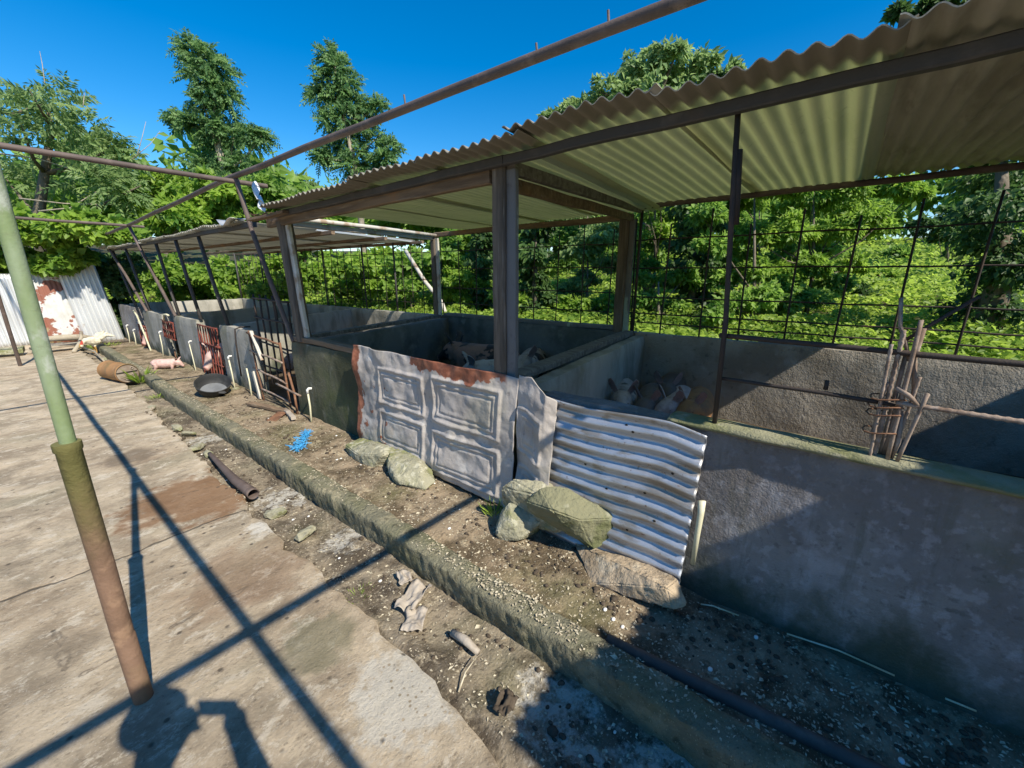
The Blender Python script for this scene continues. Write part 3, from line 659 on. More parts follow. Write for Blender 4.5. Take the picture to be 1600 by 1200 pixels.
pipe('pole', [(.08, 11.5, -.02), (.075, 11.0, 1.2), (.06, 10.64, 2.48)], .028, label='far left brown pole')
pipe('pole', [(.06, 16.6, 0), (.06, 16.6, 2.46)], .028)
pipe('pole', [(1.985, 4.68, .89), (1.93, 4.90, 1.5), (1.885, 5.08, 2.05), (1.865, 5.25, 2.6)], .024, label='leaning brown pole in front of the far shed post')
pipe('pole', [(1.99, 9.30, .88), (1.93, 9.85, 1.55), (1.89, 10.2, 2.0), (1.865, 10.64, 2.48)], .026, label='leaning rusty pole by the second gateway')
pipe('pole', [(1.99, 11.45, .85), (1.92, 12.3, 1.6), (1.87, 12.9, 2.05), (1.84, 13.4, 2.43)], .026)
for i, (y, h) in enumerate(((2.36, .05), (1.35, .03), (.98, .04))):
    pipe('bolt', [(1.865, y, 2.61), (1.862, y + .005, 2.63 + h)], .006, n=6)
cs = empty('canopy_sheets', (1.2, -3, 2.6)); tag(cs, 'corrugated sheets lying on the pipe frame behind the photographer, lengthened to block more sky', 'roof')
for i in range(3):
    m_ = MB(); x0 = .44 + .58 * i
    y0 = -2.02 - (.0, .14, .03)[i]
    m_.sheet(60, 8, lambda u, v: (x0 + .62 * u, y0 - 6.0 * v + .03 * nz(u * 4, i, 0, 1, 3), 2.645 + .014 * math.cos(2 * math.pi * .62 * u / PITCH_W) + .01 * (i % 2)), .004)  # run extended far back to block more sky and darken the shade
    build(m_, 'roof_sheet', 'sheet_grey', cs, smooth=True)
# plastic rag at the frame corner
mb = MB(); mb.sheet(14, 5, lambda u, v: (1.90 + .03 * math.sin(9 * u + 2 * v), 4.86 - .10 * u + .05 * v, 2.47 - .24 * u + .05 * v + .02 * math.sin(11 * u)), .002)
tag(build(mb, 'plastic_rag', 'plastic', smooth=True), 'torn clear plastic rag hanging at the corner pole', 'rag')
mb = MB()
for k in range(5):
    mb.tube([(1.88 + .1 * t + random.uniform(-.02, .02), 5.0 - .35 * t + random.uniform(-.03, .03), 2.19 + random.uniform(-.03, .03)) for t in (0, .25, .5, .75, 1)], .004, 6)
tag(build(mb, 'tie_wire', 'barrust', smooth=True), 'tangled rusty tie wire at the eave corner of the near shed', 'wire')

# ================================================================== MESH FENCES
def fence(label, segs, zs, r, posts, parent_loc, group=None):
    t = empty('mesh_fence', parent_loc); tag(t, label, 'mesh fence', group)
    (x0, y0), (x1, y1), step = segs
    L = y1 - y0; n = int(round(L / step))
    for i in range(n + 1):
        f = (i + random.uniform(-.06, .06)) / n; f = min(1, max(0, f)); x = x0 + (x1 - x0) * f; y = y0 + L * f
        lean = random.uniform(-.03, .03); top = zs[-1] + random.uniform(.1, .3)
        o = part('upright_bar', 'bardark', t, lambda m: m.tube([(x + random.uniform(-.006, .006), y + lean * k / 4, .9 + (top - .9) * k / 4) for k in range(5)], r, 6), smooth=True)
    for z in zs:
        part('cross_bar', 'bardark', t, lambda m: m.tube([(x0 + (x1 - x0) * k / 24 + .008, y0 - .05 + (L + .1) * k / 24, z + .012 * nz(k, z, 0, .7, 3)) for k in range(25)], r * .9, 6), smooth=True)
    for f in posts:
        x = x0 + (x1 - x0) * f; y = y0 + L * f
        part('post', 'darksteel', t, lambda m: m.tube([(x - .02, y, .88), (x - .02, y + .02, 2.2)], .017, 8), smooth=True)
    return t
fence('rebar mesh fence with big squares behind the nearest pen', ((5.0, -3.6), (4.98, 2.12), .41), (1.03, 1.14, 1.335, 1.67, 1.99), .0095, (), (5.0, -.7, .9))
fence('rebar mesh fence behind the shaded middle pen, between its two back posts', ((4.97, 2.42), (4.92, 5.5), .40), (1.13, 1.38, 1.69, 1.97), .0085, (), (4.95, 4.0, .9))
fence('close rebar mesh fence behind the far pens under the low roof', ((4.90, 5.72), (4.72, 14.2), .27), (1.1, 1.3, 1.52, 1.75, 1.98), .0065, (.12, .24, .42, .6, .8, 1), (4.8, 10, .9))

# ================================================================== NEAR RAILING AND REBAR BUNDLE
rl = empty('rebar_railing', (2.03, .4, .93)); tag(rl, 'two dark rebar rails over the purple-grey wall between slim post and bundle', 'railing')
part('rail', 'bardark', rl, lambda m: m.tube(wav((2.01, .43, 1.335), (2.0, -.62, 1.322), 8, .004), .011, 8), smooth=True)
part('rail', 'barpale', rl, lambda m: m.tube(wav((2.0, -.62, 1.322), (2.0, -2.6, 1.31), 8, .004), .011, 8), smooth=True)
part('rail', 'bardark', rl, lambda m: m.tube(wav((2.01, .41, 1.145), (2.0, -.19, 1.14), 6, .002), .0085, 8), smooth=True)
def rebar(m, a, b, r):
    a, b = Vector(a), Vector(b); n = int((b - a).length / .009)
    m.tube([a.lerp(b, i / n) for i in range(n + 1)], [r * (1.18 if i % 3 == 0 else .92) for i in range(n + 1)], 7)
part('rail', 'barpale', rl, lambda m: rebar(m, (1.985, -.19, 1.15), (1.99, -2.4, 1.12), .0085), smooth=True, label='pale ribbed rebar rail')
part('bar', 'bardark', rl, lambda m: m.tube([(2.06, .02, 1.146), (2.06, .02, 1.185)], .008, 6), smooth=True)
bd = empty('rebar_bundle', (2.02, -.17, .93)); tag(bd, 'upright bundle of pale rusty rebar ends wired together on the near wall', 'rebar bundle')
spec = [((-.155, .92), (-.105, 1.36), .008, 1), ((-.168, .93), (-.13, 1.41), .011, 1), ((-.185, .92), (-.152, 1.32), .010, 0), ((-.205, .92), (-.165, 1.45), .010, 0), ((-.216, .92), (-.20, 1.25), .008, 1), ((-.195, .93), (-.18, 1.42), .012, 0), ((-.232, .93), (-.228, 1.2), .009, 0), ((-.145, .99), (-.12, 1.22), .007, 1)]
for i, ((ya, za), (yb, zb), r, rb) in enumerate(spec):
    x = 1.99 + .02 * (i % 3)
    part('bar', 'barpale', bd, lambda m: rebar(m, (x, ya, za), (x - .01, yb - .035, zb), r * .72) if rb else m.tube(wav((x, ya, za), (x - .01, yb - .035, zb), 5, .002), r * .72, 7), smooth=True)
part('bent_bar', 'barpale', bd, lambda m: m.tube([(2.02, -.20, 1.30), (2.02, -.175, 1.375), (2.03, -.155, 1.42), (2.04, -.14, 1.52)], .0065, 7), smooth=True)
part('bent_bar', 'bardark', bd, lambda m: m.tube([(2.02, -.178, 1.375), (2.03, -.24, 1.44), (2.05, -.33, 1.53)], .0065, 7), smooth=True)
part('bent_bar', 'barpale', bd, lambda m: m.tube([(2.02, -.175, 1.33), (2.03, -.215, 1.30), (2.02, -.238, 1.16)], .0075, 7), smooth=True)
part('bent_bar', 'barpale', bd, lambda m: m.tube([(1.985, -.18, 1.205), (1.975, -.215, 1.185), (1.985, -.25, 1.15)], .008, 7), smooth=True)
part('pointed_bar', 'barpale', bd, lambda m: m.tube([(2.0, -.212, 1.12), (2.0, -.222, 1.0), (2.0, -.218, .93)], [.006, .009, .003], 7), smooth=True)
for z in (1.13, 1.16, 1.10, 1.03):
    part('tie_wire', 'barrust', bd, lambda m: m.tube([(2.0 + .035 * math.cos(a), -.165 + .05 * math.sin(a), z + .006 * math.sin(2 * a)) for a in [k * math.pi / 6 for k in range(12)]], .003, 5, closed=True), smooth=True)

# ================================================================== GATES
def peg(name, pts, r, mat, label, cat='pipe'):
    t = MB(); t.tube(pts, r, 9)
    return tag(build(t, name, mat, smooth=True), label, cat)
def bars_gate(name, label, cat, loc, bars, mat, group=None):
    t = empty(name, loc); tag(t, label, cat, group)
    for nm, a, b, r, mt in bars:
        part(nm, mt or mat, t, lambda m: m.tube(wav(a, b, 5, .005), r, 7), smooth=True)
    return t
# open grid by the far post: pale leaning grid in front, tall dark grid behind
B = []
gx0 = 1.93
for f, dz in ((0, 0), (.24, .02), (.48, .0), (.74, .02)):
    zt = .90 - .92 * f; B.append(('cross_bar', (gx0 - .02, 5.80 - .08 * f, zt), (gx0 - .01, 4.90 - .10 * f, zt - .06 + dz), .012, 'barpale' if f else 'barrust'))
B.append(('cross_bar', (gx0 - .03, 5.55, .06), (gx0 - .02, 4.72, .03), .013, 'barpale'))
B.append(('upright_bar', (gx0, 5.78, .92), (gx0 - .03, 5.55, .06), .012, 'barrust'))
B.append(('upright_bar', (gx0, 4.90, .86), (gx0 - .01, 4.84, .12), .012, 'barrust'))
B.append(('cross_bar', (gx0 - .03, 5.1, .36), (gx0 - .05, 4.45, .33), .012, 'barpale'))
bars_gate('pen_gate', 'open rusty pen gate of pale flat bars, leaning in the widest gateway', 'gate', (1.95, 5.3, .05), B, 'barrust')
B = []
for i in range(6):
    y = 5.80 - .19 * i; B.append(('upright_bar', (2.03, y - .05, .25), (2.06, y + .02, 1.36 - .05 * (i > 3)), .0115, None))
for z in (.45, .75, 1.06, 1.30): B.append(('cross_bar', (2.045, 5.84, z + .02), (2.045, 4.82, z), .0115, None))
B.append(('upright_bar', (2.06, 5.22, 1.05), (2.07, 5.24, 1.40), .012, None))
bars_gate('pen_gate', 'tall blackened welded grid standing behind the pale open gate', 'gate', (2.18, 5.3, .25), B, 'bardark')
B = []
for i in range(8):
    y = 8.02 - .125 * i; B.append(('upright_bar', (1.93, y - .06, .03), (1.97, y, .84), .011, None))
for z in (.05, .28, .56, .84): B.append(('cross_bar', (1.955, 8.04 - .05, z), (1.95, 7.10 - .05, z), .012, None))
bars_gate('barred_gate', 'red oxide barred gate with a pig snout poking through', 'gate', (1.95, 7.6, .03), B, 'redgate')
B = []
for i in range(6):
    y = 10.2 - .14 * i; B.append(('upright_bar', (1.95, y, .44), (1.97, y, .76), .012, None))
for z in (.44, .60, .76): B.append(('cross_bar', (1.955, 10.22, z), (1.95, 9.46, z), .012, None))
for i in range(4): B.append(('broken_bar', (1.95, 9.62 + .06 * i, .0), (1.93 + .02 * i, 9.60 + .08 * i, .16 + .05 * (i % 2)), .009, 'barrust'))
bars_gate('barred_gate', 'short rusty upper gate above a dark opening, behind the piglet', 'gate', (1.95, 9.9, 0), B, 'redgate')
B = []
for i in range(4): B.append(('upright_bar', (1.95, 12.45 - .22 * i, -.02), (1.97, 12.45 - .22 * i, .52), .014, None))
for z in (.2, .5): B.append(('cross_bar', (1.955, 12.5, z), (1.95, 11.75, z), .013, None))
bars_gate('barred_gate', 'farthest small barred gate with a pink snout under it', 'gate', (1.95, 12.1, -.02), B, 'redgate')
peg('rusty_bar', [(1.95, 4.84, .52), (1.94, 4.74, .30), (1.92, 4.68, .05)], .013, 'barrust', 'thin rusty bar standing at the wall end beside the open gate', 'bar')
# loose boards on the open gate
for lab, a, b, wd in (('upright pale board tied at the top of the open gate', (1.90, 5.62, .93), (1.90, 5.40, .60), .035), ('yellowish board stub low on the open gate', (1.88, 5.70, .42), (1.87, 5.58, .08), .05)):
    mb = MB(); mb.bar(a, b, wd, .02, segs=3, wob=.003); tag(build(mb, 'gate_board', 'timber_pale'), lab, 'board')

# ================================================================== DOOR PANEL + CORRUGATED SHEET + STONES
def mould(y, z, y0, y1, z0, z1, w_=.022):
    d = min(y - y0, y1 - y, z - z0, z1 - z)     # >0 inside the rectangle
    h = 0
    if abs(d) < w_: h = .010 * math.cos(d / w_ * math.pi / 2) ** 2
    if abs(d - .045) < .014: h += .006 * math.cos((d - .045) / .014 * math.pi / 2) ** 2
    if d > .07: h += .005
    return h
PAN = [(2.98, 2.42, .56, .85), (2.98, 2.42, .20, .48), (2.30, 1.66, .56, .88), (2.30, 1.66, .16, .47)]
def door_fn(u, v):
    y = 3.36 - 1.84 * u; z = .10 + .90 * v
    zz = z + .03 * nz(y, 0, 0, 2.4, 3) * v - .02 * u
    bul = .016 * fbm(y, z, 0, 2.6, 4) + .006 * fbm(y, z, 0, 6, 9) + .030 * (abs(nz(y, z, 0, 3.2, 14)) - .2) + .010 * abs(nz(y, z, 0, 8, 24)) + .03 * math.sin(3.1 * u + 1.2 * v)* .4
    h = sum(mould(y, z + .035 * (y - 2.0) * 0, b, a, c, d) for a, b, c, d in PAN)
    x = 1.895 + .045 * v - bul - h * 1.5 - .035 * max(0, u - .93) / .07 * (.3 + .7 * (1 - v))
    if u < .07: x += -.02 * math.sin(v * 9) * (1 - u / .07)
    return (x, y, zz)
def flap_fn(u, v):
    y = 1.52 - .30 * u; z = .10 + .90 * v
    top = -.11 * max(0, u - .35) / .65
    h = mould(y, z, 1.30, 1.50, .52, .80, .016) + mould(y, z, 1.31, 1.50, .14, .42, .016)
    x = 1.905 - .085 * u + .05 * v - h * 1.4 - .02 * fbm(y, z, 0, 5, 8) + (.06 * (u - .8) / .2 * v if u > .8 else 0)
    return (x, y, z + top * v + .015 * nz(y, z, 0, 9, 2))
dp = empty('door_panel', (1.93, 2.44, .06)); tag(dp, 'embossed old metal door laid sideways against the mossy wall, grey paint peeling to red', 'door panel')
m_ = MB(); m_.sheet(190, 96, door_fn, .004); build(m_, 'door_skin', 'door', dp, smooth=True)
m_ = MB(); m_.sheet(44, 96, flap_fn, .004); o_ = build(m_, 'bent_flap', 'door', dp, smooth=True); o_['label'] = 'bent right flap with two small embossed panels'

def cs_fn(u, v):
    y = 1.27 - .86 * u + .03 * (1 - v) * u
    top = .905 - .012 * math.sin(u * 6.0)  - (.025 * max(0, u - .8) / .2)
    z = .03 + (top - .03) * v
    ph = 2 * math.pi * 11.6 * v + 1.0 * .12 * nz(u * 3, 0, 0, 1, 4)
    dent = .006 * fbm(y, z, 0, 4, 2)
    x = 1.875 + .065 * v + .0095 * math.cos(ph) - dent
    return (x, y, z)
m_ = MB(); m_.sheet(60, 150, cs_fn, .003)
sheet_ = build(m_, 'corrugated_sheet', 'galv', smooth=True)
for (u, v) in ((.55, .93), (.60, .90), (.86, .72), (.72, .55), (.47, .50), (.80, .40), (.64, .28), (.30, .62)):
    p = Vector(cs_fn(u, v)); t = MB(); t.ell((p.x - .003, p.y, p.z), (.003, .008, .007), 8, 5); build(t, 'nail_hole', 'hole', sheet_, smooth=True)  # dark raised dots paint in the shade of open nail holes
tag(sheet_, 'dirty shiny corrugated sheet leaning against the wall, held by stones', 'metal sheet')
peg('drinker_pipe', [(1.93, .395, .56), (1.915, .39, .50), (1.90, .39, .40), (1.91, .395, .22)], [.018, .015, .013, .011], 'pvc', 'yellowed pipe stub at the right edge of the leaning corrugated sheet')

def rock(name, c, size, rot, seed, mat, label, chops=5, amp=.12, lo=.62):
    """a broken stone: hull of random corners, so flat chipped faces, then fine relief"""
    rs = random.Random(seed * 7 + 1); bm = bmesh.new()
    for i in range(13 + chops):
        v = Vector([rs.uniform(-1, 1) for _ in range(3)]); m_ = max(abs(x) for x in v); v = v / m_          # on the box
        v = v.lerp(v.normalized() * 1.05, rs.uniform(.1, .75)) * rs.uniform(.9, 1.06)
        bm.verts.new((v.x * size[0], v.y * size[1], v.z * size[2]))
    h = bmesh.ops.convex_hull(bm, input=bm.verts); bmesh.ops.delete(bm, geom=[g for g in h['geom_interior'] if isinstance(g, bmesh.types.BMVert)], context='VERTS')
    bmesh.ops.bevel(bm, geom=list(bm.edges), offset=min(size) * .10, segments=2, affect='EDGES', clamp_overlap=True)
    bmesh.ops.triangulate(bm, faces=bm.faces)
    lim = max(.012, max(size) * .055)
    for _ in range(6):
        es = [e for e in bm.edges if e.calc_length() > lim]
        if not es: break
        bmesh.ops.subdivide_edges(bm, edges=es, cuts=1); bmesh.ops.triangulate(bm, faces=[f for f in bm.faces if len(f.verts) > 3])
    bm.normal_update(); k = max(size)
    for v in bm.verts:
        p = v.co
        v.co = p + v.normal * k * amp * (.22 * fbm(p.x, p.y, p.z, 2.2 / k, seed) + .14 * nz(p.x, p.y, p.z, 7 / k, seed + 3) + .09 * nz(p.x, p.y, p.z, 17 / k, seed))
    bm.transform(Matrix.Translation(c) @ Euler(rot).to_matrix().to_4x4())
    me = bpy.data.meshes.new(name); bm.to_mesh(me); bm.free()
    o = link_mesh(name, me, mat, smooth=True); o.data.set_sharp_from_angle(angle=R(38))
    return tag(o, label, 'stone')
rock('stone', (1.80, 2.99, .125), (.15, .31, .09), (0, -.22, .06), 3, 'stone', 'pale lichened stone against the door panel, the farther of two side by side', lo=.7)
rock('stone', (1.79, 2.47, .12), (.16, .30, .088), (.05, -.14, -.12), 8, 'stone', 'rounded pale stone against the door panel, the nearer of two side by side', lo=.68)
rock('stone', (1.86, 1.30, .24), (.14, .27, .16), (.1, -.25, .3), 12, 'stone', 'big lichened stone at the top of the pile by the door flap', chops=2, lo=.7)
rock('stone', (1.77, 1.36, .11), (.10, .15, .13), (.3, .15, .5), 23, 'stone', 'small stone at the front left of the pile, below the others')
rock('stone', (1.82, 1.04, .27), (.095, .27, .125), (.30, -.40, .10), 37, 'stone_green', 'flat-faced mossy green stone leaning on the pile', chops=4, lo=.66, amp=.10)
rock('stone', (1.79, .71, .095), (.115, .33, .11), (-.10, -.10, .04), 44, 'stone_tan', 'long tan stone block at the foot of the corrugated sheet', chops=0, amp=.09, lo=.84)

# ================================================================== YARD OBJECTS
# rusty drum lying by the kerb
dr = empty('rusty_drum', (1.0, 8.75, .0)); tag(dr, 'rusty cylindrical drum lying on its side by the kerb', 'drum')
ax = Vector((.22, -.97, 0)).normalized(); q = ax.to_track_quat('Z', 'X').to_matrix(); c0 = Vector((.94, 9.0, .14)); RD = .14; LD = .60
m_ = MB(); m_.lathe([(.001, 0), (RD, 0), (RD + .006, .012), (RD, .03), (RD, .28), (RD + .006, .30), (RD, .32), (RD, LD - .03), (RD + .008, LD - .012), (RD, LD)], c0, 32, q)
build(m_, 'shell', 'drum', dr, smooth=True, angle=40)
m_ = MB(); m_.lathe([(RD - .004, LD - .004), (RD - .012, LD - .016), (.001, LD - .016)], c0, 32, q)
ep = build(m_, 'end_plate', 'drumend', dr, smooth=True, angle=40)
def onend(u, v, h=.0): return c0 + q @ Vector((u, v, LD - .016 + h))
m_ = MB(); m_.bar(onend(.02, -.125, .006), onend(.02, .125, .006), .014, .012); build(m_, 'seam', 'hole', ep)
def ring_(c, r, rr, n=16): return [Vector(c) + q @ Vector((r * math.cos(2 * math.pi * i / n), r * math.sin(2 * math.pi * i / n), 0)) for i in range(n)]
sgn = 1 if (q @ Vector((1, 0, 0))).z > 0 else -1
# find in-plane up / right
upv = Vector((0, 0, 1)); uu = (q.inverted() @ upv); ru = Vector((-uu.y, uu.x, 0)).normalized(); uu = Vector((uu.x, uu.y, 0)).normalized()
if (q @ ru).dot(Vector((math.cos(AZ), -math.sin(AZ), 0))) < 0: ru = -ru
def e2(a, b, h=.004): v = ru * a + uu * b; return onend(v.x, v.y, h)
for a, b, r in ((.02, -.082, .03), (.07, .07, .016)):
    m_ = MB(); m_.tube(ring_(e2(a, b), r, .006), .007, 8, closed=True); build(m_, 'bung_ring', 'drumend', ep, smooth=True)
    m_ = MB(); m_.lathe([(r, .002), (.0005, .002)], e2(a, b, .001), 18, q); build(m_, 'bung_hole', 'hole', ep)  # flat near-black disc paints the shaded depth of the bung opening
for k in range(2):
    m_ = MB(); m_.tube([e2(-.03 + .03 * t, -.045 + .02 * k + .014 * math.sin(t * 1.9 + .5)) for t in range(6)], .006, 7); build(m_, 'rib', 'drumend', ep, smooth=True)

# black rubber feed bowl
bw = empty('feed_bowl', (1.58, 6.62, .05)); tag(bw, 'black rubber feed bowl with a grey film in the bottom, tilted on the walkway', 'bowl')
rot = Euler((R(25), R(-4), 0)).to_matrix(); cb = Vector((1.60, 6.36, .10)); RB = .20
prof = [(.001, .0), (RB * .62, .0), (RB * .78, .02), (RB * .95, .10), (RB, .145), (RB * 1.015, .15), (RB * .99, .156), (RB * .96, .15), (RB * .90, .10), (RB * .72, .03), (RB * .6, .016), (.001, .016)]
m_ = MB(); m_.lathe(prof, cb, 40, rot); build(m_, 'bowl', 'rubber', bw, smooth=True, angle=50)
m_ = MB(); m_.lathe([(RB * .74, .0), (.001, .0)], cb + rot @ Vector((0, 0, .034)), 36, rot); build(m_, 'feed_film', 'bowlwater', bw, smooth=True)
m_ = MB(); m_.bar(cb + rot @ Vector((.02, -RB * .98, .13)), cb + rot @ Vector((.05, -RB * 1.22, .135)), .09, .02, taper=.4); build(m_, 'lip_tab', 'rubber', bw)

# PVC drinkers and pegs along the wall
def drinker(x, y, z0, zt, label, lean=0, knob=True, mat='pvc', r=.0095):
    t = empty('drinker_pipe', (x, y, z0)); tag(t, label, 'drinker pipe', )
    part('pipe', mat, t, lambda m: m.tube([(x - .02, y - lean, z0), (x, y, (z0 + zt) / 2), (x, y + lean * .4, zt)], r, 9), smooth=True)
    if knob: part('elbow', 'pvcwhite', t, lambda m: m.tube([(x, y + lean * .4, zt - .02), (x, y + lean * .4, zt + .02), (x + .012, y + lean * .4 - .01, zt + .035), (x + .035, y + lean * .4 - .03, zt + .036)], [r * 1.35, r * 1.5, r * 1.5, r * 1.2], 9), smooth=True)
drinker(1.90, 4.30, .08, .40, 'white-topped drinker pipe standing at the dark mossy wall', .03)
drinker(1.90, 5.95, .07, .42, 'thin peeling drinker pipe left of the open rebar gate', .06, False)
drinker(1.88, 6.50, .07, .48, 'drinker pipe with a lump at its foot behind the feed bowl', .08, True)
drinker(1.90, 8.35, .03, .50, 'thin drinker pipe at the wall behind the piglet', .12, True, r=.008)
drinker(1.90, 10.3, .0, .50, 'drinker pipe with white elbow beside the short upper gate', .0, True)
drinker(1.90, 12.75, -.02, .34, 'short pale drinker pipe at the last wall piece, nearer of two', .05, True)
drinker(1.88, 13.3, -.02, .40, 'short pale drinker pipe by the shiny corrugated panel', .05, True)
peg('bent_pipe', [(1.90, 11.35, -.02), (1.91, 11.7, .35), (1.92, 12.1, .72), (1.93, 12.4, .82), (1.96, 12.5, .80)], .016, 'pvc', 'long bent pale pipe arching over the farthest gateway')
peg('bent_pipe', [(1.95, 9.55, .88), (1.93, 9.6, .90), (1.92, 9.75, .89), (1.92, 9.82, .78)], .016, 'pvc', 'short bent pipe hooked over the wall by the leaning rusty pole')
rock('rubble_lump', (1.86, 6.40, .075), (.045, .05, .025), (0, 0, .3), 51, 'stone', 'small pale lump at the foot of the pipe behind the feed bowl')
# hook bar over the wall
peg('hooked_bar', [(1.94, 6.35, .25), (1.93, 6.30, .7), (1.935, 6.27, .9), (1.99, 6.24, .925), (2.10, 6.2, .925)], .010, 'bardark', 'dark hooked bar hung over the grey wall behind the feed bowl', 'bar')

# timber bits on the walkway
def plank(name, a, b, wd, ht, mat, label, cat='plank'):
    t = MB(); t.bar(a, b, wd, ht, segs=6, wob=ht * .15, roll=random.uniform(-.1, .1)); return tag(build(t, name, mat), label, cat)
plank('old_plank', (1.70, 5.42, .10), (1.86, 4.72, .10), .07, .035, 'timber_y', 'dark old plank lying on the walkway before the open gate')
plank('rust_flake', (1.62, 4.62, .085), (1.80, 4.78, .10), .10, .01, 'barrust', 'rusty metal strip beside the old plank', 'metal scrap')
plank('bleached_stick', (1.78, 4.46, .105), (1.86, 4.86, .10), .05, .035, 'paper', 'bleached grey driftwood piece near the old plank', 'wood piece')
# rolled rusty tin in the gutter
t = MB(); seed_pts = [(.97, 4.35, .0), (.94, 3.9, .01), (.92, 3.55, .015), (.93, 3.22, .01)]
def roll_fn(u, v):
    i = v * 3; k = min(2, int(i)); p = Vector(seed_pts[k]).lerp(Vector(seed_pts[k + 1]), i - k)
    a = 2 * math.pi * 1.15 * u; r = (.014 + .022 * v) * (1 + .12 * u)
    return p + Vector((r * math.cos(a), 0, r * math.sin(a) + .012))
t.sheet(28, 24, roll_fn, .003)
tag(build(t, 'rolled_tin', 'piperust', smooth=True), 'rolled rusty tin strip along the broken slab edge', 'metal scrap')
# slab edge chips
for k, (x, y, s) in enumerate(((.99, 5.5, .09), (1.02, 5.2, .07), (.97, 4.7, .10), (.98, 4.45, .08), (.95, 2.9, .08), (.97, 2.5, .07), (.98, 6.6, .09))):
    rock('slab_chip', (x, y, -.02), (s * .5, s, .03), (.1, .1, k), 60 + k, 'stone', 'broken concrete chip lying along the crumbled yard edge', amp=.2)['group'] = 'chips broken off the yard edge'
# fallen red pipe by the kerb in the shade
peg('fallen_pipe', [(1.425, .60, .018), (1.455, .2, .028), (1.50, -.29, .032), (1.55, -.8, .032), (1.60, -1.4, .032)], .028, 'piperust', 'long fallen red-brown pipe along the kerb in the shade')
# sticks and scraps
for nm, pts, r, mt, lab in (('white_stick', [(1.93, -.02, .05), (1.955, -.2, .06), (1.965, -.38, .05)], .0035, 'pvc', 'thin white stick at the foot of the shaded wall'),
                            ('white_stick', [(1.92, .17, .04), (1.90, .28, .045), (1.88, .33, .04)], .0035, 'pvc', 'short white stick by the foot of the corrugated sheet'),
                            ('white_stick', [(1.95, -.52, .06), (1.955, -.60, .06)], .0035, 'pvc', 'shortest white stick at the shaded wall, nearest the right edge'),
                            ('rotten_stick', [(1.04, 1.20, -.02), (1.045, 1.12, -.012), (1.04, 1.03, -.02)], [.016, .02, .014], 'paper', 'stubby rotten stick standing out in the gutter dirt'),
                            ('thin_twig', [(.86, .97, -.02), (.93, 1.0, -.005), (1.02, 1.02, -.015)], [.004, .003, .002], 'litter', 'thin pale twig in the gutter below the kerb')):
    peg(nm, pts, r, mt, lab, 'stick')
def scrap(name, c, size, seed, mat, label):
    t = MB(); c = Vector(c); a0 = seed * 1.7
    def fn(u, v):
        x = (u - .5) * size[0] * (1 + .25 * nz(u * 3, v * 3, seed)); y = (v - .5) * size[1] * (1 + .3 * nz(v * 4, u, seed + 2))
        z = .012 + .5 * size[2] * (fbm(u, v, 0, 2.5, seed) + .6) + .3 * size[2] * abs(math.sin(5 * u + 3 * v))
        return c + Vector((x * math.cos(a0) - y * math.sin(a0), x * math.sin(a0) + y * math.cos(a0), z))
    t.sheet(16, 16, fn, .003); return tag(build(t, name, mat, smooth=True), label, 'scrap')
scrap('cardboard_scrap', (1.07, 1.52, -.05), (.11, .2, .05), 3, 'paper', 'crumpled pale cardboard scrap in the gutter, larger one')
scrap('cardboard_scrap', (.98, 1.40, -.05), (.10, .14, .04), 5, 'paper', 'crumpled pale scrap in the gutter beside the larger one')
scrap('cardboard_scrap', (1.13, 1.68, -.05), (.07, .10, .03), 9, 'paper', 'small torn scrap against the kerb above the larger one')
scrap('shell_piece', (.93, .78, -.02), (.07, .09, .05), 14, 'clod', 'dark broken shell-like piece at the slab edge near the shade')
# blue netting tuft
t = MB(); rr = random.Random(4)
for k in range(150):
    p = Vector((1.42 + .28 * rr.random(), 0, .09)); p.y = 3.60 + .36 * (p.x - 1.42) / .28 + rr.gauss(0, .03)
    d = Vector((rr.gauss(0, .03), rr.gauss(0, .03), abs(rr.gauss(.02, .02)))); e = p + d
    t.tube([p, (p + e) / 2 + Vector((rr.gauss(0, .01), rr.gauss(0, .01), .01)), e], .003, 4)
tag(build(t, 'blue_netting', 'bluemesh'), 'frayed scrap of bright blue netting on the walkway', 'netting')

# ---- far end: corrugated panels, logs, sticks
def vpanel(label, pts, n, mat, amp=.011):
    """upright corrugated panel: pts = bottom-left, bottom-right, top-left, top-right (xyz)"""
    bl, br, tl, tr = [Vector(p) for p in pts]
    m_ = MB()
    m_.sheet(n * 8, 14, lambda u, v: bl.lerp(br, u).lerp(tl.lerp(tr, u), v) + Vector((0, amp * math.cos(2 * math.pi * n * u) + .02 * nz(u * 3, v * 3, 0, 1, n), .02 * nz(u * 5, 0, 0, 2, n) * v)), .003)
    return tag(build(m_, 'corrugated_fence', mat, smooth=True), label, 'metal fence')
vpanel('bright zinc corrugated panel at the far end, nearest the pens', ((1.24, 14.55, .0), (1.95, 14.30, -.12), (1.05, 14.75, 2.0), (1.72, 14.5, 2.0)), 8, 'zinc', .024)
vpanel('patchy red-rusted panel at the far end, behind the pale log', ((.50, 14.70, .0), (1.25, 14.62, .0), (.40, 14.85, 1.75), (1.07, 14.8, 1.85)), 9, 'rustpanel', .006)
vpanel('bright zinc corrugated panel at the far left, behind the green pole', ((-.45, 14.75, -.05), (.52, 14.75, .0), (-.6, 14.9, 1.7), (.42, 14.9, 1.6)), 11, 'zinc', .024)
vpanel('zinc corrugated panel at the left edge of the yard', ((-1.5, 14.85, -.05), (-.42, 14.8, .0), (-1.6, 15.0, 1.7), (-.5, 15.0, 1.6)), 11, 'zinc', .024)
def log(label, pts, rs, mat, name='log', cat='log'):
    t = MB(); t.tube(pts, rs, 12, rough=.06); return tag(build(t, name, mat, smooth=True), label, cat)
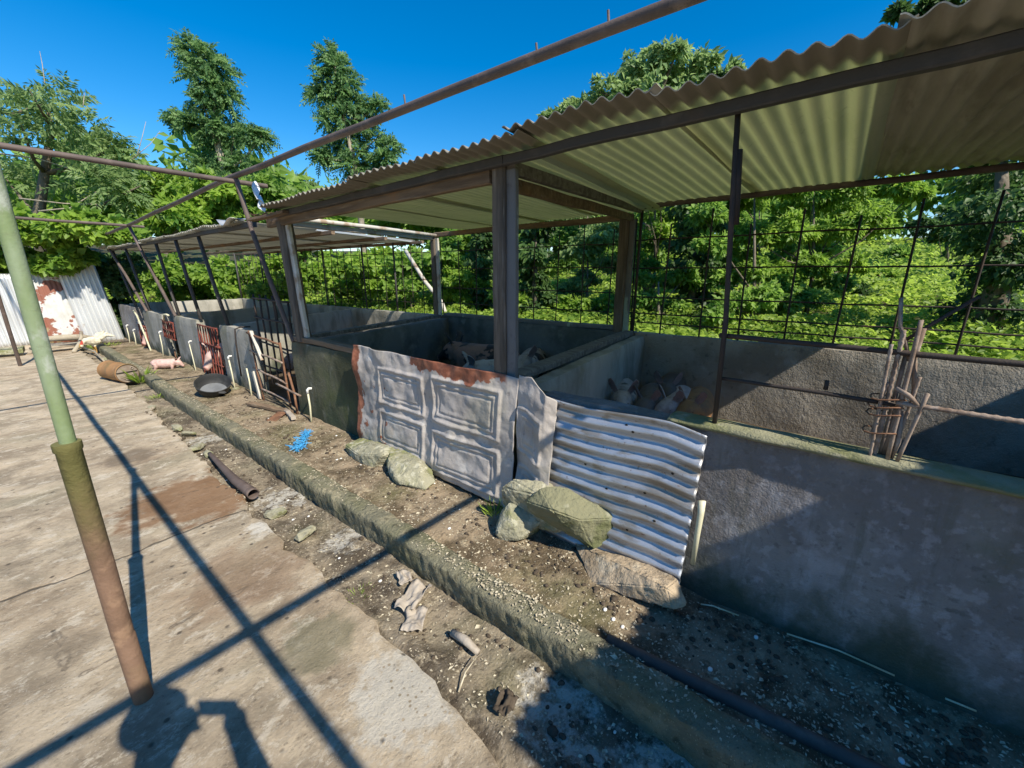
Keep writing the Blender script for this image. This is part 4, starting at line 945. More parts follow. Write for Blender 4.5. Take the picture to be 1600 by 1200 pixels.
log('split pale log lying before the rusty panel', [(.45, 14.0, .18), (.8, 13.95, .20), (1.15, 13.9, .18), (1.35, 13.85, .15)], [.05, .075, .07, .03], 'barkpale')
plank('weathered_board', (.35, 13.85, .09), (1.6, 13.75, .06), .13, .035, 'timber_grey', 'long weathered board under the pale log', 'board')
plank('concrete_slab_piece', (.30, 13.1, .10), (1.08, 13.2, .12), .30, .05, 'barkpale', 'pale slab of wood propped in front of the log', 'board')
plank('concrete_slab_piece', (-.6, 13.2, .12), (.22, 13.1, .10), .35, .10, 'stone', 'pale concrete slab behind the green pole', 'slab')
plank('dark_board', (1.45, 13.8, .03), (1.95, 13.6, .04), .15, .04, 'timber', 'dark wet board at the foot of the bright panel by the pens', 'board')
log('forked bleached branch propped on the slab of wood', [(.86, 12.6, .02), (.98, 12.9, .12), (1.07, 13.1, .25), (1.1, 13.25, .36)], [.035, .035, .032, .028], 'barkpale', 'branch', 'branch')
log('thin curved bleached branch between drum and log', [(1.03, 12.9, .06), (1.12, 12.1, .05), (1.1, 11.2, .04), (1.08, 10.5, .03)], [.02, .018, .016, .012], 'barkpale', 'branch', 'branch')
rock('pale_rubble', (1.12, 11.0, .03), (.05, .06, .03), (0, 0, 0), 71, 'stone', 'small pale rubble lump between chicken and drum')

# ================================================================== FOLIAGE
def leaf_mesh(name, c, d, n, l, w_, tone, mat, parent=None, fold=.18, loc=None):
    """many folded leaves: base c, axis d, normal n (all N x 3), lengths l, widths w_"""
    N = len(c)
    d = d / (np.linalg.norm(d, axis=1, keepdims=True) + 1e-9)
    s = np.cross(d, n); s /= (np.linalg.norm(s, axis=1, keepdims=True) + 1e-9); n2 = np.cross(s, d)
    l = np.asarray(l).reshape(-1, 1); w_ = np.asarray(w_).reshape(-1, 1)
    mid = c + d * l * .45
    V = np.empty((N, 4, 3), np.float32)
    V[:, 0] = c; V[:, 1] = mid + s * w_ * .5 + n2 * w_ * fold; V[:, 2] = c + d * l - n2 * l * .06; V[:, 3] = mid - s * w_ * .5 + n2 * w_ * fold
    b = (np.arange(N) * 4)[:, None]
    Fc = np.concatenate([b + np.array([[0, 1, 2]]), b + np.array([[0, 2, 3]])], axis=1).reshape(-1)
    me = bpy.data.meshes.new(name); me.vertices.add(N * 4); me.vertices.foreach_set('co', V.reshape(-1))
    me.loops.add(N * 6); me.loops.foreach_set('vertex_index', Fc.astype(np.int32))
    me.polygons.add(N * 2); me.polygons.foreach_set('loop_start', np.arange(N * 2, dtype=np.int32) * 3)
    me.update(calc_edges=True); 
    at_ = me.attributes.new('tone', 'FLOAT', 'FACE'); at_.data.foreach_set('value', np.repeat(np.clip(tone, 0, 1), 2).astype(np.float32))
    return link_mesh(name, me, mat, parent, loc)

def unit(v): return v / (np.linalg.norm(v, axis=1, keepdims=True) + 1e-9)
def rnd_unit(n): return unit(rng.normal(size=(n, 3)))

def crown_broad(lobes, per, size, sub=14, droop=.35, aspect=.5, fill=.42):
    """leaves in small clumps over each lobe; returns arrays for leaf_mesh"""
    C, D, Nn, Ls, T = [], [], [], [], []
    for (c, r) in lobes:
        c = np.array(c); k = max(4, int(sub)); dirs = rnd_unit(k); dirs[:, 2] = np.abs(dirs[:, 2]) * .75 + dirs[:, 2] * .25
        cl = c + dirs * np.array([r, r, r * .9]) * rng.uniform(.45, 1.0, (k, 1)); tone = np.clip(rng.normal(.42, .2, k), 0, 1)
        m = per; idx = rng.integers(0, k, m)
        off = rnd_unit(m) * (rng.uniform(0, 1, (m, 1)) ** .5) * r * fill * rng.uniform(.6, 1.25, k)[idx][:, None]
        off[:, 2] *= .7
        p = cl[idx] + off; out = unit(p - c)
        d = unit(out * .7 + rnd_unit(m) * .8 + np.array([0, 0, -droop])); n = unit(np.array([-.12, -.55, .6]) * .8 + out * .6 + rnd_unit(m) * .75)
        C.append(p); D.append(d); Nn.append(n); Ls.append(size * rng.uniform(.6, 1.35, m)); T.append(tone[idx] * .75 + rng.uniform(0, .35, m))
    C, D, Nn, Ls, T = map(np.concatenate, (C, D, Nn, Ls, T))
    return C, D, Nn, Ls, Ls * aspect * rng.uniform(.8, 1.2, len(Ls)), T

def crown_pinnate(lobes, fronds, L, pairs=8, leaf=.26, aspect=.36, up=.15):
    C, D, Nn, Ls, T = [], [], [], [], []
    for (c, r) in lobes:
        c = np.array(c); m = fronds
        out = rnd_unit(m); out[:, 2] = out[:, 2] * .9 + up; out = unit(out)
        st = c + out * r * rng.uniform(.05, .55, (m, 1)); LL = L * rng.uniform(.7, 1.2, (m, 1)) ; tone = rng.normal(.4, .2, m)
        side = unit(np.cross(out, np.array([0, 0, .35]) + rnd_unit(m))); nn = np.cross(side, out)
        for i in range(pairs + 1):
            t = (i + 1) / (pairs + 1)
            p = st + out * LL * t * .95 - np.array([0, 0, 1.]) * LL * .30 * t * t
            tang = unit(out - np.array([0, 0, 1.]) * .6 * t)
            for sg in ((1, -1) if i < pairs else (0,)):
                d = unit(tang * (.55 if sg else 1) + side * sg * .85 + np.array([0, 0, -.25]) + rnd_unit(m) * .18)
                C.append(p); D.append(d); Nn.append(unit(nn * .6 + np.array([-.1, -.5, .5]) + rnd_unit(m) * .5)); Ls.append((L * leaf * (1 - .35 * abs(t - .45)) * rng.uniform(.8, 1.2, m))); T.append(tone + rng.uniform(-.08, .2, m))
    C, D, Nn, Ls, T = map(np.concatenate, (C, D, Nn, Ls, T))
    return C, D, Nn, Ls, Ls * aspect, T

def PL(px, py, r, d, jit=.35):
    """a crown lobe seen at px,py with r pixels radius, around d metres away"""
    sc_ = (at(px + 1, py, d) - at(px, py, d)).length * r
    dd = d + random.uniform(-jit, jit) * sc_ * 2
    return (at(px, py, dd), sc_)

def tree(name, label, lobes, crown, mat, trunk, tr=.12, limbs=True, group=None, bark='bark', cat='tree'):
    base = Vector(trunk[0]); t = empty(name, base); tag(t, label, cat, group)
    m_ = MB(); pts = [Vector(p) for p in trunk]; n = len(pts)
    m_.tube(pts, [tr * (1 - .75 * i / max(1, n - 1)) for i in range(n)], 9, rough=.05)
    build(m_, 'trunk', bark, t, smooth=True)
    if limbs:
        for i, (c, r) in enumerate(lobes):
            if i % 2 and len(lobes) > 6: continue
            c = Vector(c); q_ = min(pts, key=lambda p: (p - c).length + (2.5 if p.z > c.z else 0)); 
            if (q_ - c).length < .15: continue
            m_ = MB(); mid = q_.lerp(c, .5) + Vector((random.uniform(-.1, .1), random.uniform(-.1, .1), -.08 * (q_ - c).length))
            a = tr * .38; m_.tube([q_, mid, c, c + (c - mid).normalized() * r * .6], [a, a * .7, a * .4, a * .12], 6, rough=.05)
            build(m_, 'limb', bark, t, smooth=True)
    if crown is not None:
        leaf_mesh('crown', *crown, M[mat], t)
    return t
def ground_at(px, d):
    """terrain point below a photo column px at distance d"""
    p = at(px, 430, d); return Vector((p.x, p.y, ter(p.x, p.y) - .1))

# the two tall pinnate trees
d = 18.2
lobA = [PL(q[0], q[1], q[2] * .82, d) for q in ((300, 80, 26), (322, 95, 34), (345, 112, 28), (308, 118, 32), (335, 140, 36), (355, 150, 26), (318, 160, 28), (345, 178, 30), (330, 200, 26), (300, 192, 20), (280, 190, 14), (335, 225, 36), (365, 215, 34), (392, 212, 22), (408, 214, 12), (345, 252, 40), (318, 262, 30), (372, 262, 34), (340, 288, 34), (375, 292, 26))]
tree('tall_tree', 'tall narrow feathery tree with a nodding top, behind the low shed', lobA, crown_pinnate(lobA, 74, .54, 7, .31, .38, .30), 'leaf_tree',
     [ground_at(372, d), at(368, 330, d), at(350, 270, d), at(338, 200, d), at(328, 130, d), at(312, 80, d)], .17, bark='barkpale')
d = 16.3
lobB = [PL(q[0], q[1], q[2] * .85, d) for q in ((517, 92, 18), (528, 108, 24), (512, 128, 26), (542, 132, 24), (524, 152, 28), (552, 162, 26), (498, 150, 12), (540, 185, 32), (568, 182, 26), (515, 188, 18), (590, 166, 8), (543, 214, 30), (586, 218, 26), (610, 232, 14), (558, 242, 32), (520, 240, 20), (500, 245, 10), (600, 250, 20), (548, 262, 26), (580, 262, 20))]
tree('tall_tree', 'upright feathery tree behind the overhead rail, right of the taller one', lobB, crown_pinnate(lobB, 66, .48, 7, .31, .38, .30), 'leaf_tree',
     [ground_at(572, d), at(560, 300, d), at(552, 250, d), at(540, 190, d), at(528, 130, d), at(520, 92, d)], .13, bark='barkpale')
# big loose tree at the left
d = 15.
lobC = [PL(*q, d, .6) for q in ((-40, 165, 50), (15, 165, 40), (60, 165, 42), (100, 160, 34), (90, 195, 48), (135, 205, 30), (40, 215, 48), (140, 240, 40), (172, 232, 22), (192, 246, 18), (105, 262, 55), (55, 288, 55), (10, 280, 50), (155, 290, 48), (200, 300, 42), (-50, 250, 60))]
cC = crown_pinnate(lobC, 36, .66, 7, .34, .32, .3)
tC = tree('feathery_tree', 'large loose tree with bare twigs above the left overhead pipes', lobC, cC, 'leaf_pale', [ground_at(60, d), at(60, 340, d), at(70, 270, d), at(80, 210, d), at(75, 165, d)], .2)
for pts in (((70, 130), (66, 100), (62, 80)), ((130, 165), (132, 145)), ((215, 240), (222, 215), (228, 190)), ((205, 250), (235, 225), (250, 205)), ((0, 240), (60, 248), (130, 270), (148, 255)), ((30, 310), (100, 318), (180, 320)), ((0, 225), (50, 230), (80, 232)), ((60, 330), (110, 325), (150, 300), (210, 268))):
    m_ = MB(); m_.tube([at(x, y, d - .8 + .3 * i) for i, (x, y) in enumerate(pts)], [(.012 if pts[0][1] < 260 and len(pts) < 4 else .026) * (1 - .75 * i / len(pts)) for i in range(len(pts))], 6); build(m_, 'bare_limb', 'barkpale', tC, smooth=True)
# bushy trees behind the low shed
d = 15.5
lob = [PL(*q, d, .5) for q in ((200, 310, 42), (245, 305, 42), (290, 312, 42), (230, 345, 42), (285, 350, 45), (330, 340, 40), (345, 305, 35), (190, 350, 40))]
tree('bushy_tree', 'dense bright bushy tree behind the far end of the low shed', lob, crown_broad(lob, 1500, .24, 16), 'leaf_vine', [ground_at(260, d), at(260, 380, d), at(260, 320, d)], .18)
lob = [PL(*q, 17., .5) for q in ((395, 300, 32), (425, 318, 30), (400, 335, 34), (450, 325, 26), (375, 340, 30), (440, 350, 30))]
tree('bushy_tree', 'darker bushy tree between the two tall feathery trees', lob, crown_broad(lob, 1100, .24, 14), 'leaf_shrub', [ground_at(410, 17.), at(410, 380, 17.), at(410, 320, 17.)], .15)
for px, py, lab in ((472, 292, 'small far tree with a rounded blue-green crown above the low roof'), (408, 275, 'far pale tree beside the trunk of the tall feathery tree')):
    d = 30.; lob = [PL(px + a, py + b, r, d) for a, b, r in ((0, 0, 18), (-14, 14, 16), (14, 12, 16), (0, 22, 20), (22, 24, 12))]
    tree('far_tree', lab, lob, crown_broad(lob, 600, .30, 12), 'leaf_pale', [ground_at(px, d), at(px, py + 40, d), at(px, py, d)], .2)
# creeper thicket over the far panels
d = 10.05
lob = [PL(*q, d, .25) for q in ((-30, 365, 45), (15, 372, 40), (55, 372, 40), (95, 375, 40), (135, 368, 36), (40, 410, 24), (85, 418, 20), (120, 408, 24), (160, 360, 32), (188, 372, 26), (8, 408, 30), (-30, 420, 36))]
tree('creeper_thicket', 'bright creeper thicket spilling over the tops of the far panels', lob, crown_broad(lob, 1300, .17, 16, .6, .75), 'leaf_vine', [ground_at(70, d + .9), at(75, 400, d + .9), at(80, 370, d + .6)], .05, cat='creeper')
lob = [PL(*q, 10.9, .2) for q in ((178, 440, 22), (188, 480, 20), (165, 415, 22), (196, 505, 14), (200, 455, 20), (210, 420, 22))]
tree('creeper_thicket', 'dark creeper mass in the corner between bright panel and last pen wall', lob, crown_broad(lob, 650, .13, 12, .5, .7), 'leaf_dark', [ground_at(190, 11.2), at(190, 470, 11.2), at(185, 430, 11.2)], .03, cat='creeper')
# scrub slope seen under the low roof
for k, (lab, qs, mt) in enumerate((
    ('low bright scrub right behind the farthest pens', ((250, 430, 34), (300, 440, 34), (350, 435, 36), (275, 460, 26), (325, 465, 26)), 'leaf_vine'),
    ('yellow-green scrub behind the pens left of the far shed post', ((400, 430, 36), (440, 425, 36), (470, 440, 36), (425, 460, 26), (380, 455, 30)), 'leaf_vine'),
    ('scrub mound behind the far mesh, left of the leaning pale pole', ((520, 430, 36), (560, 425, 34), (600, 420, 34), (545, 455, 26), (590, 452, 26)), 'leaf_vine'),
    ('scrub behind the leaning pale pole beside the far back post', ((640, 415, 34), (665, 435, 34), (625, 450, 28), (690, 410, 30)), 'leaf_shrub'))):
    d = 13.2 - .5 * k; lob = [PL(*q, d + random.uniform(-.6, .9)) for q in qs]
    px = qs[0][0]; tree('scrub', lab, lob, crown_broad(lob, 1000, .17, 14, .4, .65), mt, [ground_at(px, d), at(px, 440, d)], .03, limbs=False, cat='scrub')
t_ = MB(); t_.tube([at(634, 392, 10.2), at(664, 440, 9.6), at(690, 472, 9.2), at(700, 500, 9.0)], [.045, .045, .045, .045], 9)
tag(build(t_, 'leaning_pole', 'timber_pale', smooth=True), 'pale pole leaning in the scrub behind the mesh by the far back post', 'pole')

# crown rising behind the near roof
d = 12.5
lob = [PL(*q, d, .5) for q in ((1050, 100, 36), (1085, 105, 32), (1020, 118, 38), (985, 125, 34), (955, 150, 34), (920, 165, 28), (885, 180, 20), (858, 188, 12), (1000, 160, 44), (1050, 150, 46), (1105, 135, 36), (1130, 120, 22), (960, 200, 44), (1040, 210, 60))]
tree('shade_tree', 'broad pale-leaved tree rising behind the near roof', lob, crown_broad(lob, 900, .17, 16, .45, .5, .36), 'leaf_pale', [ground_at(1010, d), at(1010, 380, d), at(1015, 250, d), at(1020, 160, d)], .2)
lob = [PL(*q, 9.5, .5) for q in ((1500, 6, 26), (1470, 14, 22), (1440, 18, 14), (1540, 10, 40), (1405, 20, 10), (1620, 30, 60))]
tree('overhanging_tree', 'dark twiggy tree peeping over the roof at the top right corner', lob, crown_broad(lob, 260, .16, 12, .4, .5), 'leaf_dark', [ground_at(1640, 9.5), at(1640, 300, 9.5), at(1600, 60, 9.5), at(1500, 10, 9.5)], .15)
# columns hung with vines behind the mesh
def vine_column(label, px, d, r, y0, y1, mat, per=420, size=.13, tr=.1):
    lob = []
    y = y0
    while y < y1: lob.append(PL(px + random.uniform(-.3, .3) * r, y, r * random.uniform(.75, 1.1), d)); y += r * .75
    return tree('vine_covered_tree', label, lob, crown_broad(lob, per, size, 14, .9, .6, .5), mat, [ground_at(px, d), at(px, 430, d), at(px, y0 + 10, d)], tr, limbs=False)
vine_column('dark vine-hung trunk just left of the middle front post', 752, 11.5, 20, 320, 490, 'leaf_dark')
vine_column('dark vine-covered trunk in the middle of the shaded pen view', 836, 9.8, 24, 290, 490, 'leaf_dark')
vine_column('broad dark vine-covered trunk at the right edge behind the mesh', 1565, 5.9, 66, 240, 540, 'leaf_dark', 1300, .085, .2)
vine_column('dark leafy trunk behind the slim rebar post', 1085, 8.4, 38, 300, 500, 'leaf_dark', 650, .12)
def shrub(label, qs, d, mat, per=900, size=.14, name='shrub', sub=14, droop=.5, aspect=.5, fill=.42):
    lob = [PL(*q, d + random.uniform(-.5, .5)) for q in qs]; px = sum(q[0] for q in qs) / len(qs)
    return tree(name, label, lob, crown_broad(lob, per, size, sub, droop, aspect, fill), mat, [ground_at(px, d), at(px, max(q[1] for q in qs) - 10, d), at(px, min(q[1] for q in qs), d)], .05, cat=name.replace('_', ' '))
shrub('pale hanging-leaved tree between the two middle posts', ((905, 345, 26), (935, 375, 28), (905, 400, 28), (950, 420, 26), (915, 440, 24), (890, 460, 24), (965, 360, 26), (880, 320, 26)), 11., 'leaf_pale', 800, .13, 'willowy_tree', droop=.9)
shrub('leafy tree just left of the dark middle trunk', ((800, 350, 22), (812, 400, 22), (795, 440, 22), (790, 380, 18)), 12., 'leaf_vine', 600, .14)
shrub('small leafy tree behind the far back post', ((700, 385, 24), (722, 370, 24), (712, 420, 22), (735, 440, 22), (690, 440, 20)), 13., 'leaf_shrub', 700, .15)
shrub('airy leafy tree right of the rear timber post', ((1010, 320, 28), (1040, 300, 30), (1020, 370, 30), (1060, 350, 28), (1005, 420, 26), (1000, 300, 26), (1030, 270, 26)), 9.8, 'leaf_vine', 1200, .10, 'leafy_tree')
shrub('bright leafy tree with drooping sprays right of the slim post', ((1160, 320, 36), (1215, 300, 38), (1270, 315, 38), (1320, 305, 36), (1180, 375, 36), (1235, 370, 36), (1295, 370, 36), (1345, 345, 32), (1175, 430, 32), (1220, 430, 28), (1270, 425, 26), (1390, 300, 30), (1425, 305, 20), (1140, 400, 30), (1330, 420, 24), (1370, 360, 26)), 8.2, 'leaf_vine', 2200, .105, 'leafy_tree', 26, .7, .42, .38)
shrub('bright waist-high bushes left of the open field', ((1180, 470, 28), (1225, 455, 26), (1265, 470, 26), (1300, 450, 24), (1120, 440, 26), (1110, 390, 26), (1100, 340, 26), (1130, 300, 26)), 7.6, 'leaf_shrub', 1300, .11, 'bush')
shrub('leafy bushes low behind the rear timber post', ((1010, 470, 26), (1050, 480, 26), (1020, 500, 20), (1065, 440, 24), (1000, 440, 22)), 7.8, 'leaf_shrub', 1000, .11, 'bush')
shrub('bright bushes seen between the two middle posts', ((810, 470, 24), (850, 480, 22), (890, 485, 22), (930, 480, 24), (960, 470, 22), (780, 460, 20)), 10., 'leaf_vine', 1000, .13, 'bush')
shrub('bushes seen left of the middle front post', ((700, 460, 24), (730, 470, 22), (715, 440, 24), (750, 450, 22)), 11.5, 'leaf_vine', 1000, .14, 'bush')
shrub('wall of bright foliage standing in the field behind the drooping tree', ((1090, 330, 34), (1140, 350, 34), (1190, 330, 34), (1240, 350, 34), (1290, 330, 32), (1330, 360, 28), (1120, 410, 34), (1170, 420, 34), (1220, 410, 32), (1280, 400, 30), (1060, 380, 34), (1020, 340, 34), (1010, 400, 30), (1100, 460, 30), (1050, 440, 30), (1160, 290, 30), (1230, 290, 30), (1300, 290, 28), (1370, 330, 22), (1360, 300, 24)), 10.6, 'leaf_shrub', 1700, .12, 'thicket', 26, .5, .45, .42)
shrub('thicket between the shaded pen and the field, behind the willowy tree', ((700, 400, 30), (740, 390, 30), (790, 380, 30), (840, 380, 30), (890, 370, 30), (940, 380, 30), (975, 400, 28), (720, 350, 26), (780, 340, 26), (850, 340, 26), (920, 330, 26), (970, 340, 26), (810, 420, 26), (870, 420, 26), (690, 440, 24)), 14.5, 'leaf_shrub', 900, .2, 'thicket', 16, .5, .45, .42)
for k, (px, py, dd, rr_) in enumerate(((1375, 430, 11.5, 14), (1350, 465, 9, 18), (1470, 450, 10, 12), (1400, 395, 17, 10))):
    shrub('low leafy mound in the open field seen through the big squares of the mesh', ((px, py, rr_), (px + rr_, py + 4, rr_ * .8), (px - rr_, py + 6, rr_ * .7)), dd, ('leaf_shrub', 'leaf_dark', 'leaf_vine')[k % 3], 500, .012 * dd, 'low_bush')['group'] = 'mounds in the open field'
shrub('low dark bush under the bright drooping tree', ((1150, 480, 28), (1195, 490, 26), (1235, 480, 22), (1120, 500, 22)), 7.2, 'leaf_shrub', 700, .10)
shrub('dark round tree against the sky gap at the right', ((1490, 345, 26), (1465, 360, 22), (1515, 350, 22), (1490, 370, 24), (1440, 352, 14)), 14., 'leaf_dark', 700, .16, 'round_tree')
shrub('pale leafy tree far behind the dark round one', ((1530, 325, 22), (1545, 345, 22), (1515, 340, 14)), 20., 'leaf_pale', 600, .2, 'leafy_tree')
# broad-leaved plants close behind the wall
for i, (px, py, dd) in enumerate(((1000, 512, 6.1), (1045, 520, 6.0), (1085, 528, 5.9), (820, 492, 8.2), (870, 495, 7.8), (925, 500, 7.4), (1530, 535, 5.2), (1480, 540, 5.3), (1575, 545, 5.1))):
    p = ground_at(px, dd); p.z = at(px, py, dd).z - .25
    n = 60; ang = rng.uniform(0, 6.28, n); c = np.array(p) + np.stack([np.cos(ang) * rng.uniform(0, .3, n), np.sin(ang) * rng.uniform(0, .3, n), rng.uniform(0, .30, n)], 1)
    dd_ = np.stack([np.cos(ang), np.sin(ang), rng.uniform(-.3, .5, n)], 1); nn = unit(np.array([0, 0, 1.]) + rnd_unit(n) * .45)
    sz = rng.uniform(.10, .2, n)
    o_ = leaf_mesh('leafy_plant', c, dd_, nn, sz, sz * .8, rng.uniform(.2, 1, n), M['leaf_ground'])
    tag(o_, 'broad-leaved plant growing close behind the ' + ('shaded middle pen' if 3 <= i < 6 else 'nearest pen wall at the right edge' if i >= 6 else 'back wall right of the rear timber post'), 'plant', 'broad-leaved plants ' + ('behind the middle pen' if 3 <= i < 6 else 'at the right edge' if i >= 6 else 'by the rear post'))

# unseen trees added around the yard to cut sky light and deepen shade
for k, (x, y, h) in enumerate(((-7.5, -9.5, 5.2), (-2.5, -10.5, 5.6), (2.5, -10.8, 5.8), (7.5, -10.2, 5.4), (-10.5, -4.5, 4.6), (-10.8, 1.5, 4.4))):
    lob = [(Vector((x + random.uniform(-1.8, 1.8), y + random.uniform(-1, 1), random.uniform(1.2, h - 1.2))), random.uniform(1.0, 1.5)) for _ in range(9)]
    tree('sky_block_tree', ('unseen broad dark tree added behind the photographer to block sky light', 'unseen broad dark tree added left of the yard to block sky light')[k > 3], lob, crown_broad(lob, 500, .34, 12), 'leaf_dark', [(x, y, -.3), (x, y, 1.5), (x, y, h - 1.5)], .2, limbs=False, group=('added sky-blocking trees behind the photographer', 'added sky-blocking trees left of the yard')[k > 3])

# ground cover on the slope, and the far wood
def cover(n, r0, r1, a0, a1, h, s0, s1):
    r = np.exp(rng.uniform(math.log(r0), math.log(r1), n)); a = np.radians(rng.uniform(a0, a1, n))
    x = r * np.sin(a); y = r * np.cos(a); ok = (x > 5.2) | (y > 16.2); x, y, r = x[ok], y[ok], r[ok]
    tz = np.array([ter(float(p), float(q_)) for p, q_ in zip(x, y)])
    hh = np.array([.35 + .65 * max(0, nz(float(p), float(q_), 0, .5, 3) + .35 + .6 * nz(float(p), float(q_), 0, 1.6, 8)) for p, q_ in zip(x, y)]) * h
    m = len(x); z = tz + hh * (1 - rng.uniform(0, 1, m) ** 2)
    az_ = rng.uniform(0, 6.28, m)
    d_ = np.stack([np.cos(az_), np.sin(az_), rng.uniform(-.4, .9, m)], 1); nn = unit(np.array([-.05, -.3, .7]) + rnd_unit(m) * .9)
    sz = (s0 + (s1 - s0) * (r - r0) / (r1 - r0)) * rng.uniform(.6, 1.4, m)
    tn = np.array([.64 + .7 * nz(float(p), float(q_), 0, .9, 5) + .5 * nz(float(p), float(q_), 0, .23, 15) for p, q_ in zip(x, y)]) + rng.uniform(-.35, .35, m)
    return np.stack([x, y, z], 1), d_, nn, sz, sz * .55, tn
tag(leaf_mesh('ground_cover', *cover(190000, 5.6, 34, -12, 112, .55, .065, .26), M['leaf_ground'], loc=(8, 6, 0)), 'low bright green undergrowth covering the slope', 'undergrowth', kind='stuff')
lob = []
for k in range(190):
    a = R(random.uniform(-22, 116)); r = random.uniform(34, 52) if k < 130 else random.uniform(24, 32); a = a if k < 130 else R(random.uniform(-8, 74)); x, y = r * math.sin(a), r * math.cos(a)
    lob.append((Vector((x, y, ter(x, y) + random.uniform(.5, 3.0) + (1.5 if a < R(60) else 0))), random.uniform(1.6, 2.8)))
tag(leaf_mesh('far_wood', *crown_broad(lob, 420, .62, 14), M['leaf_shrub'], loc=(20, 20, 0)), 'far wood closing the view behind the slope', 'wood', kind='stuff')

# grass tufts
def tuft(label, c, n, h, spread, mat='leaf_ground', group=None):
    c = np.array(c); ang = rng.uniform(0, 6.28, n); p = c + np.stack([np.cos(ang), np.sin(ang), ang * 0], 1) * rng.uniform(0, spread, (n, 1))
    d_ = np.stack([np.cos(ang) * .6, np.sin(ang) * .6, rng.uniform(.4, 1.2, n)], 1); sz = h * rng.uniform(.5, 1.2, n)
    return tag(leaf_mesh('grass_tuft', p, d_, rnd_unit(n), sz, sz * .09, rng.uniform(.2, 1, n), M[mat]), label, 'grass tuft', group)
tuft('tall grass tuft beside the open end of the rusty drum', (1.19, 8.38, -.03), 60, .26, .05)
tuft('grass patch at the broken kerb joint', (1.15, 7.2, -.04), 80, .07, .14)
tuft('grass growing at the foot of the bright panel', (1.35, 13.2, -.03), 220, .13, .28)
tuft('small weed between the two pale stones at the door panel', (1.82, 2.70, .1), 30, .10, .03)
tuft('small weed at the foot of the nearer pale stone', (1.72, 2.25, .05), 30, .06, .04)
tuft('weed sprouting under the door flap', (1.80, 1.60, .06), 26, .12, .05)
tuft('moss grass on the slab lip by the twig', (.9, 1.75, -.03), 60, .03, .08)

# husk litter and clods on the ground
def surf(x, y):
    if x > 1.36: return walk_z(x, y)
    if x > 1.215: return .104 + .012 * nz(0, y, 0, 1.1, 4) 
    e = slab_edge(y)
    return gutter_z(x, y) if x > e + .01 else yard_z(x, y)
N = 13000; xs, ys = [], []
while len(xs) < N:
    y = 11 * random.random() ** 1.6 - .9; x = random.choice((random.uniform(1.22, 1.95), random.uniform(.84, 1.21), random.uniform(1.37, 1.92), random.uniform(1.22, 1.34)))
    if 1.195 < x < 1.235 or nz(x, y, 0, 3.5, 2) * .6 + nz(x, y, 0, 9, 5) * .4 + .6 < random.random() * .9: continue
    xs.append(x); ys.append(y)
P = np.array([(x, y, surf(x, y) + .003) for x, y in zip(xs, ys)]); a = rng.uniform(0, 6.28, N)
sz = rng.uniform(.006, .021, N); sz[rng.random(N) < .02] *= 1.8
o_ = leaf_mesh('husk_litter', P, np.stack([np.cos(a), np.sin(a), rng.uniform(-.1, .25, N)], 1), unit(np.array([0, 0, 1.]) + rnd_unit(N) * .4), sz, sz * rng.uniform(.3, .7, N), rng.uniform(0, 1, N), M['litter'], loc=(1.4, 3, .05))
tag(o_, 'scattered pale husks and chips on walkway, kerb and gutter', 'litter', kind='stuff')
mb = MB(); rr = random.Random(11)
for k in range(1300):
    y = 7 * rr.random() ** 1.8 - .6; x = rr.choice((rr.uniform(1.45, 1.9), rr.uniform(.88, 1.19), rr.gauss(1.66, .09) if .5 < y < 1.3 else rr.uniform(1.45, 1.9)))
    if nz(x, y, 0, 2.5, 31) < -.02 and rr.random() < .8: continue
    r_ = rr.uniform(.004, .013) * (1.5 if rr.random() < .06 else 1)
    mb.ell((x, y, surf(x, y) + r_ * .3), (r_ * rr.uniform(.8, 1.4), r_ * rr.uniform(.8, 1.4), r_ * rr.uniform(.5, .9)), 7, 4)
tag(build(mb, 'mud_clods', 'clod', smooth=True, loc=(1.4, 2.5, .05)), 'small dark clods and droppings on the walkway and gutter', 'clods', kind='stuff')
mb = MB()
for k in range(34):
    y = 6 * rr.random() ** 1.5 - .5; x = rr.choice((rr.uniform(1.45, 1.88), rr.uniform(.88, 1.19), rr.uniform(1.45, 1.88)))
    r_ = rr.uniform(.005, .011); mb.ell((x, y, surf(x, y) + r_ * .3), (r_ * 1.2, r_ * .9, r_ * .6), 8, 5)
tag(build(mb, 'white_pebbles', 'pvcwhite', smooth=True, loc=(1.0, 2.5, .05)), 'scattered small white pebbles and shell bits', 'pebbles', kind='stuff')

# ================================================================== ANIMALS AND PERSON
def skinmat(name, rough=.6, bumps=((150, .3, .003), (30, .3, .004))):
    k = Mat(name); a = k.n.new('ShaderNodeAttribute'); a.attribute_name = 'paint'
    c = k.mix(k.math('MULTIPLY', k.ramp(k.noise(7, 9, rough=.7), .44, .66), .55), a.outputs['Color'], (.13, .095, .07))
    k.color(c); k.set(rough, .3); k.bump([(k.noise(s_, 5), st, ds) for s_, st, ds in bumps]); return k.m
M['hide'] = skinmat('pig_hide'); M['plumage'] = skinmat('chicken_plumage', .8); M['cloth'] = skinmat('skin_and_cloth', .8)
M['eye'] = weathered('dark_eye', (.012, .010, .009), rough=.15, spec=.6)

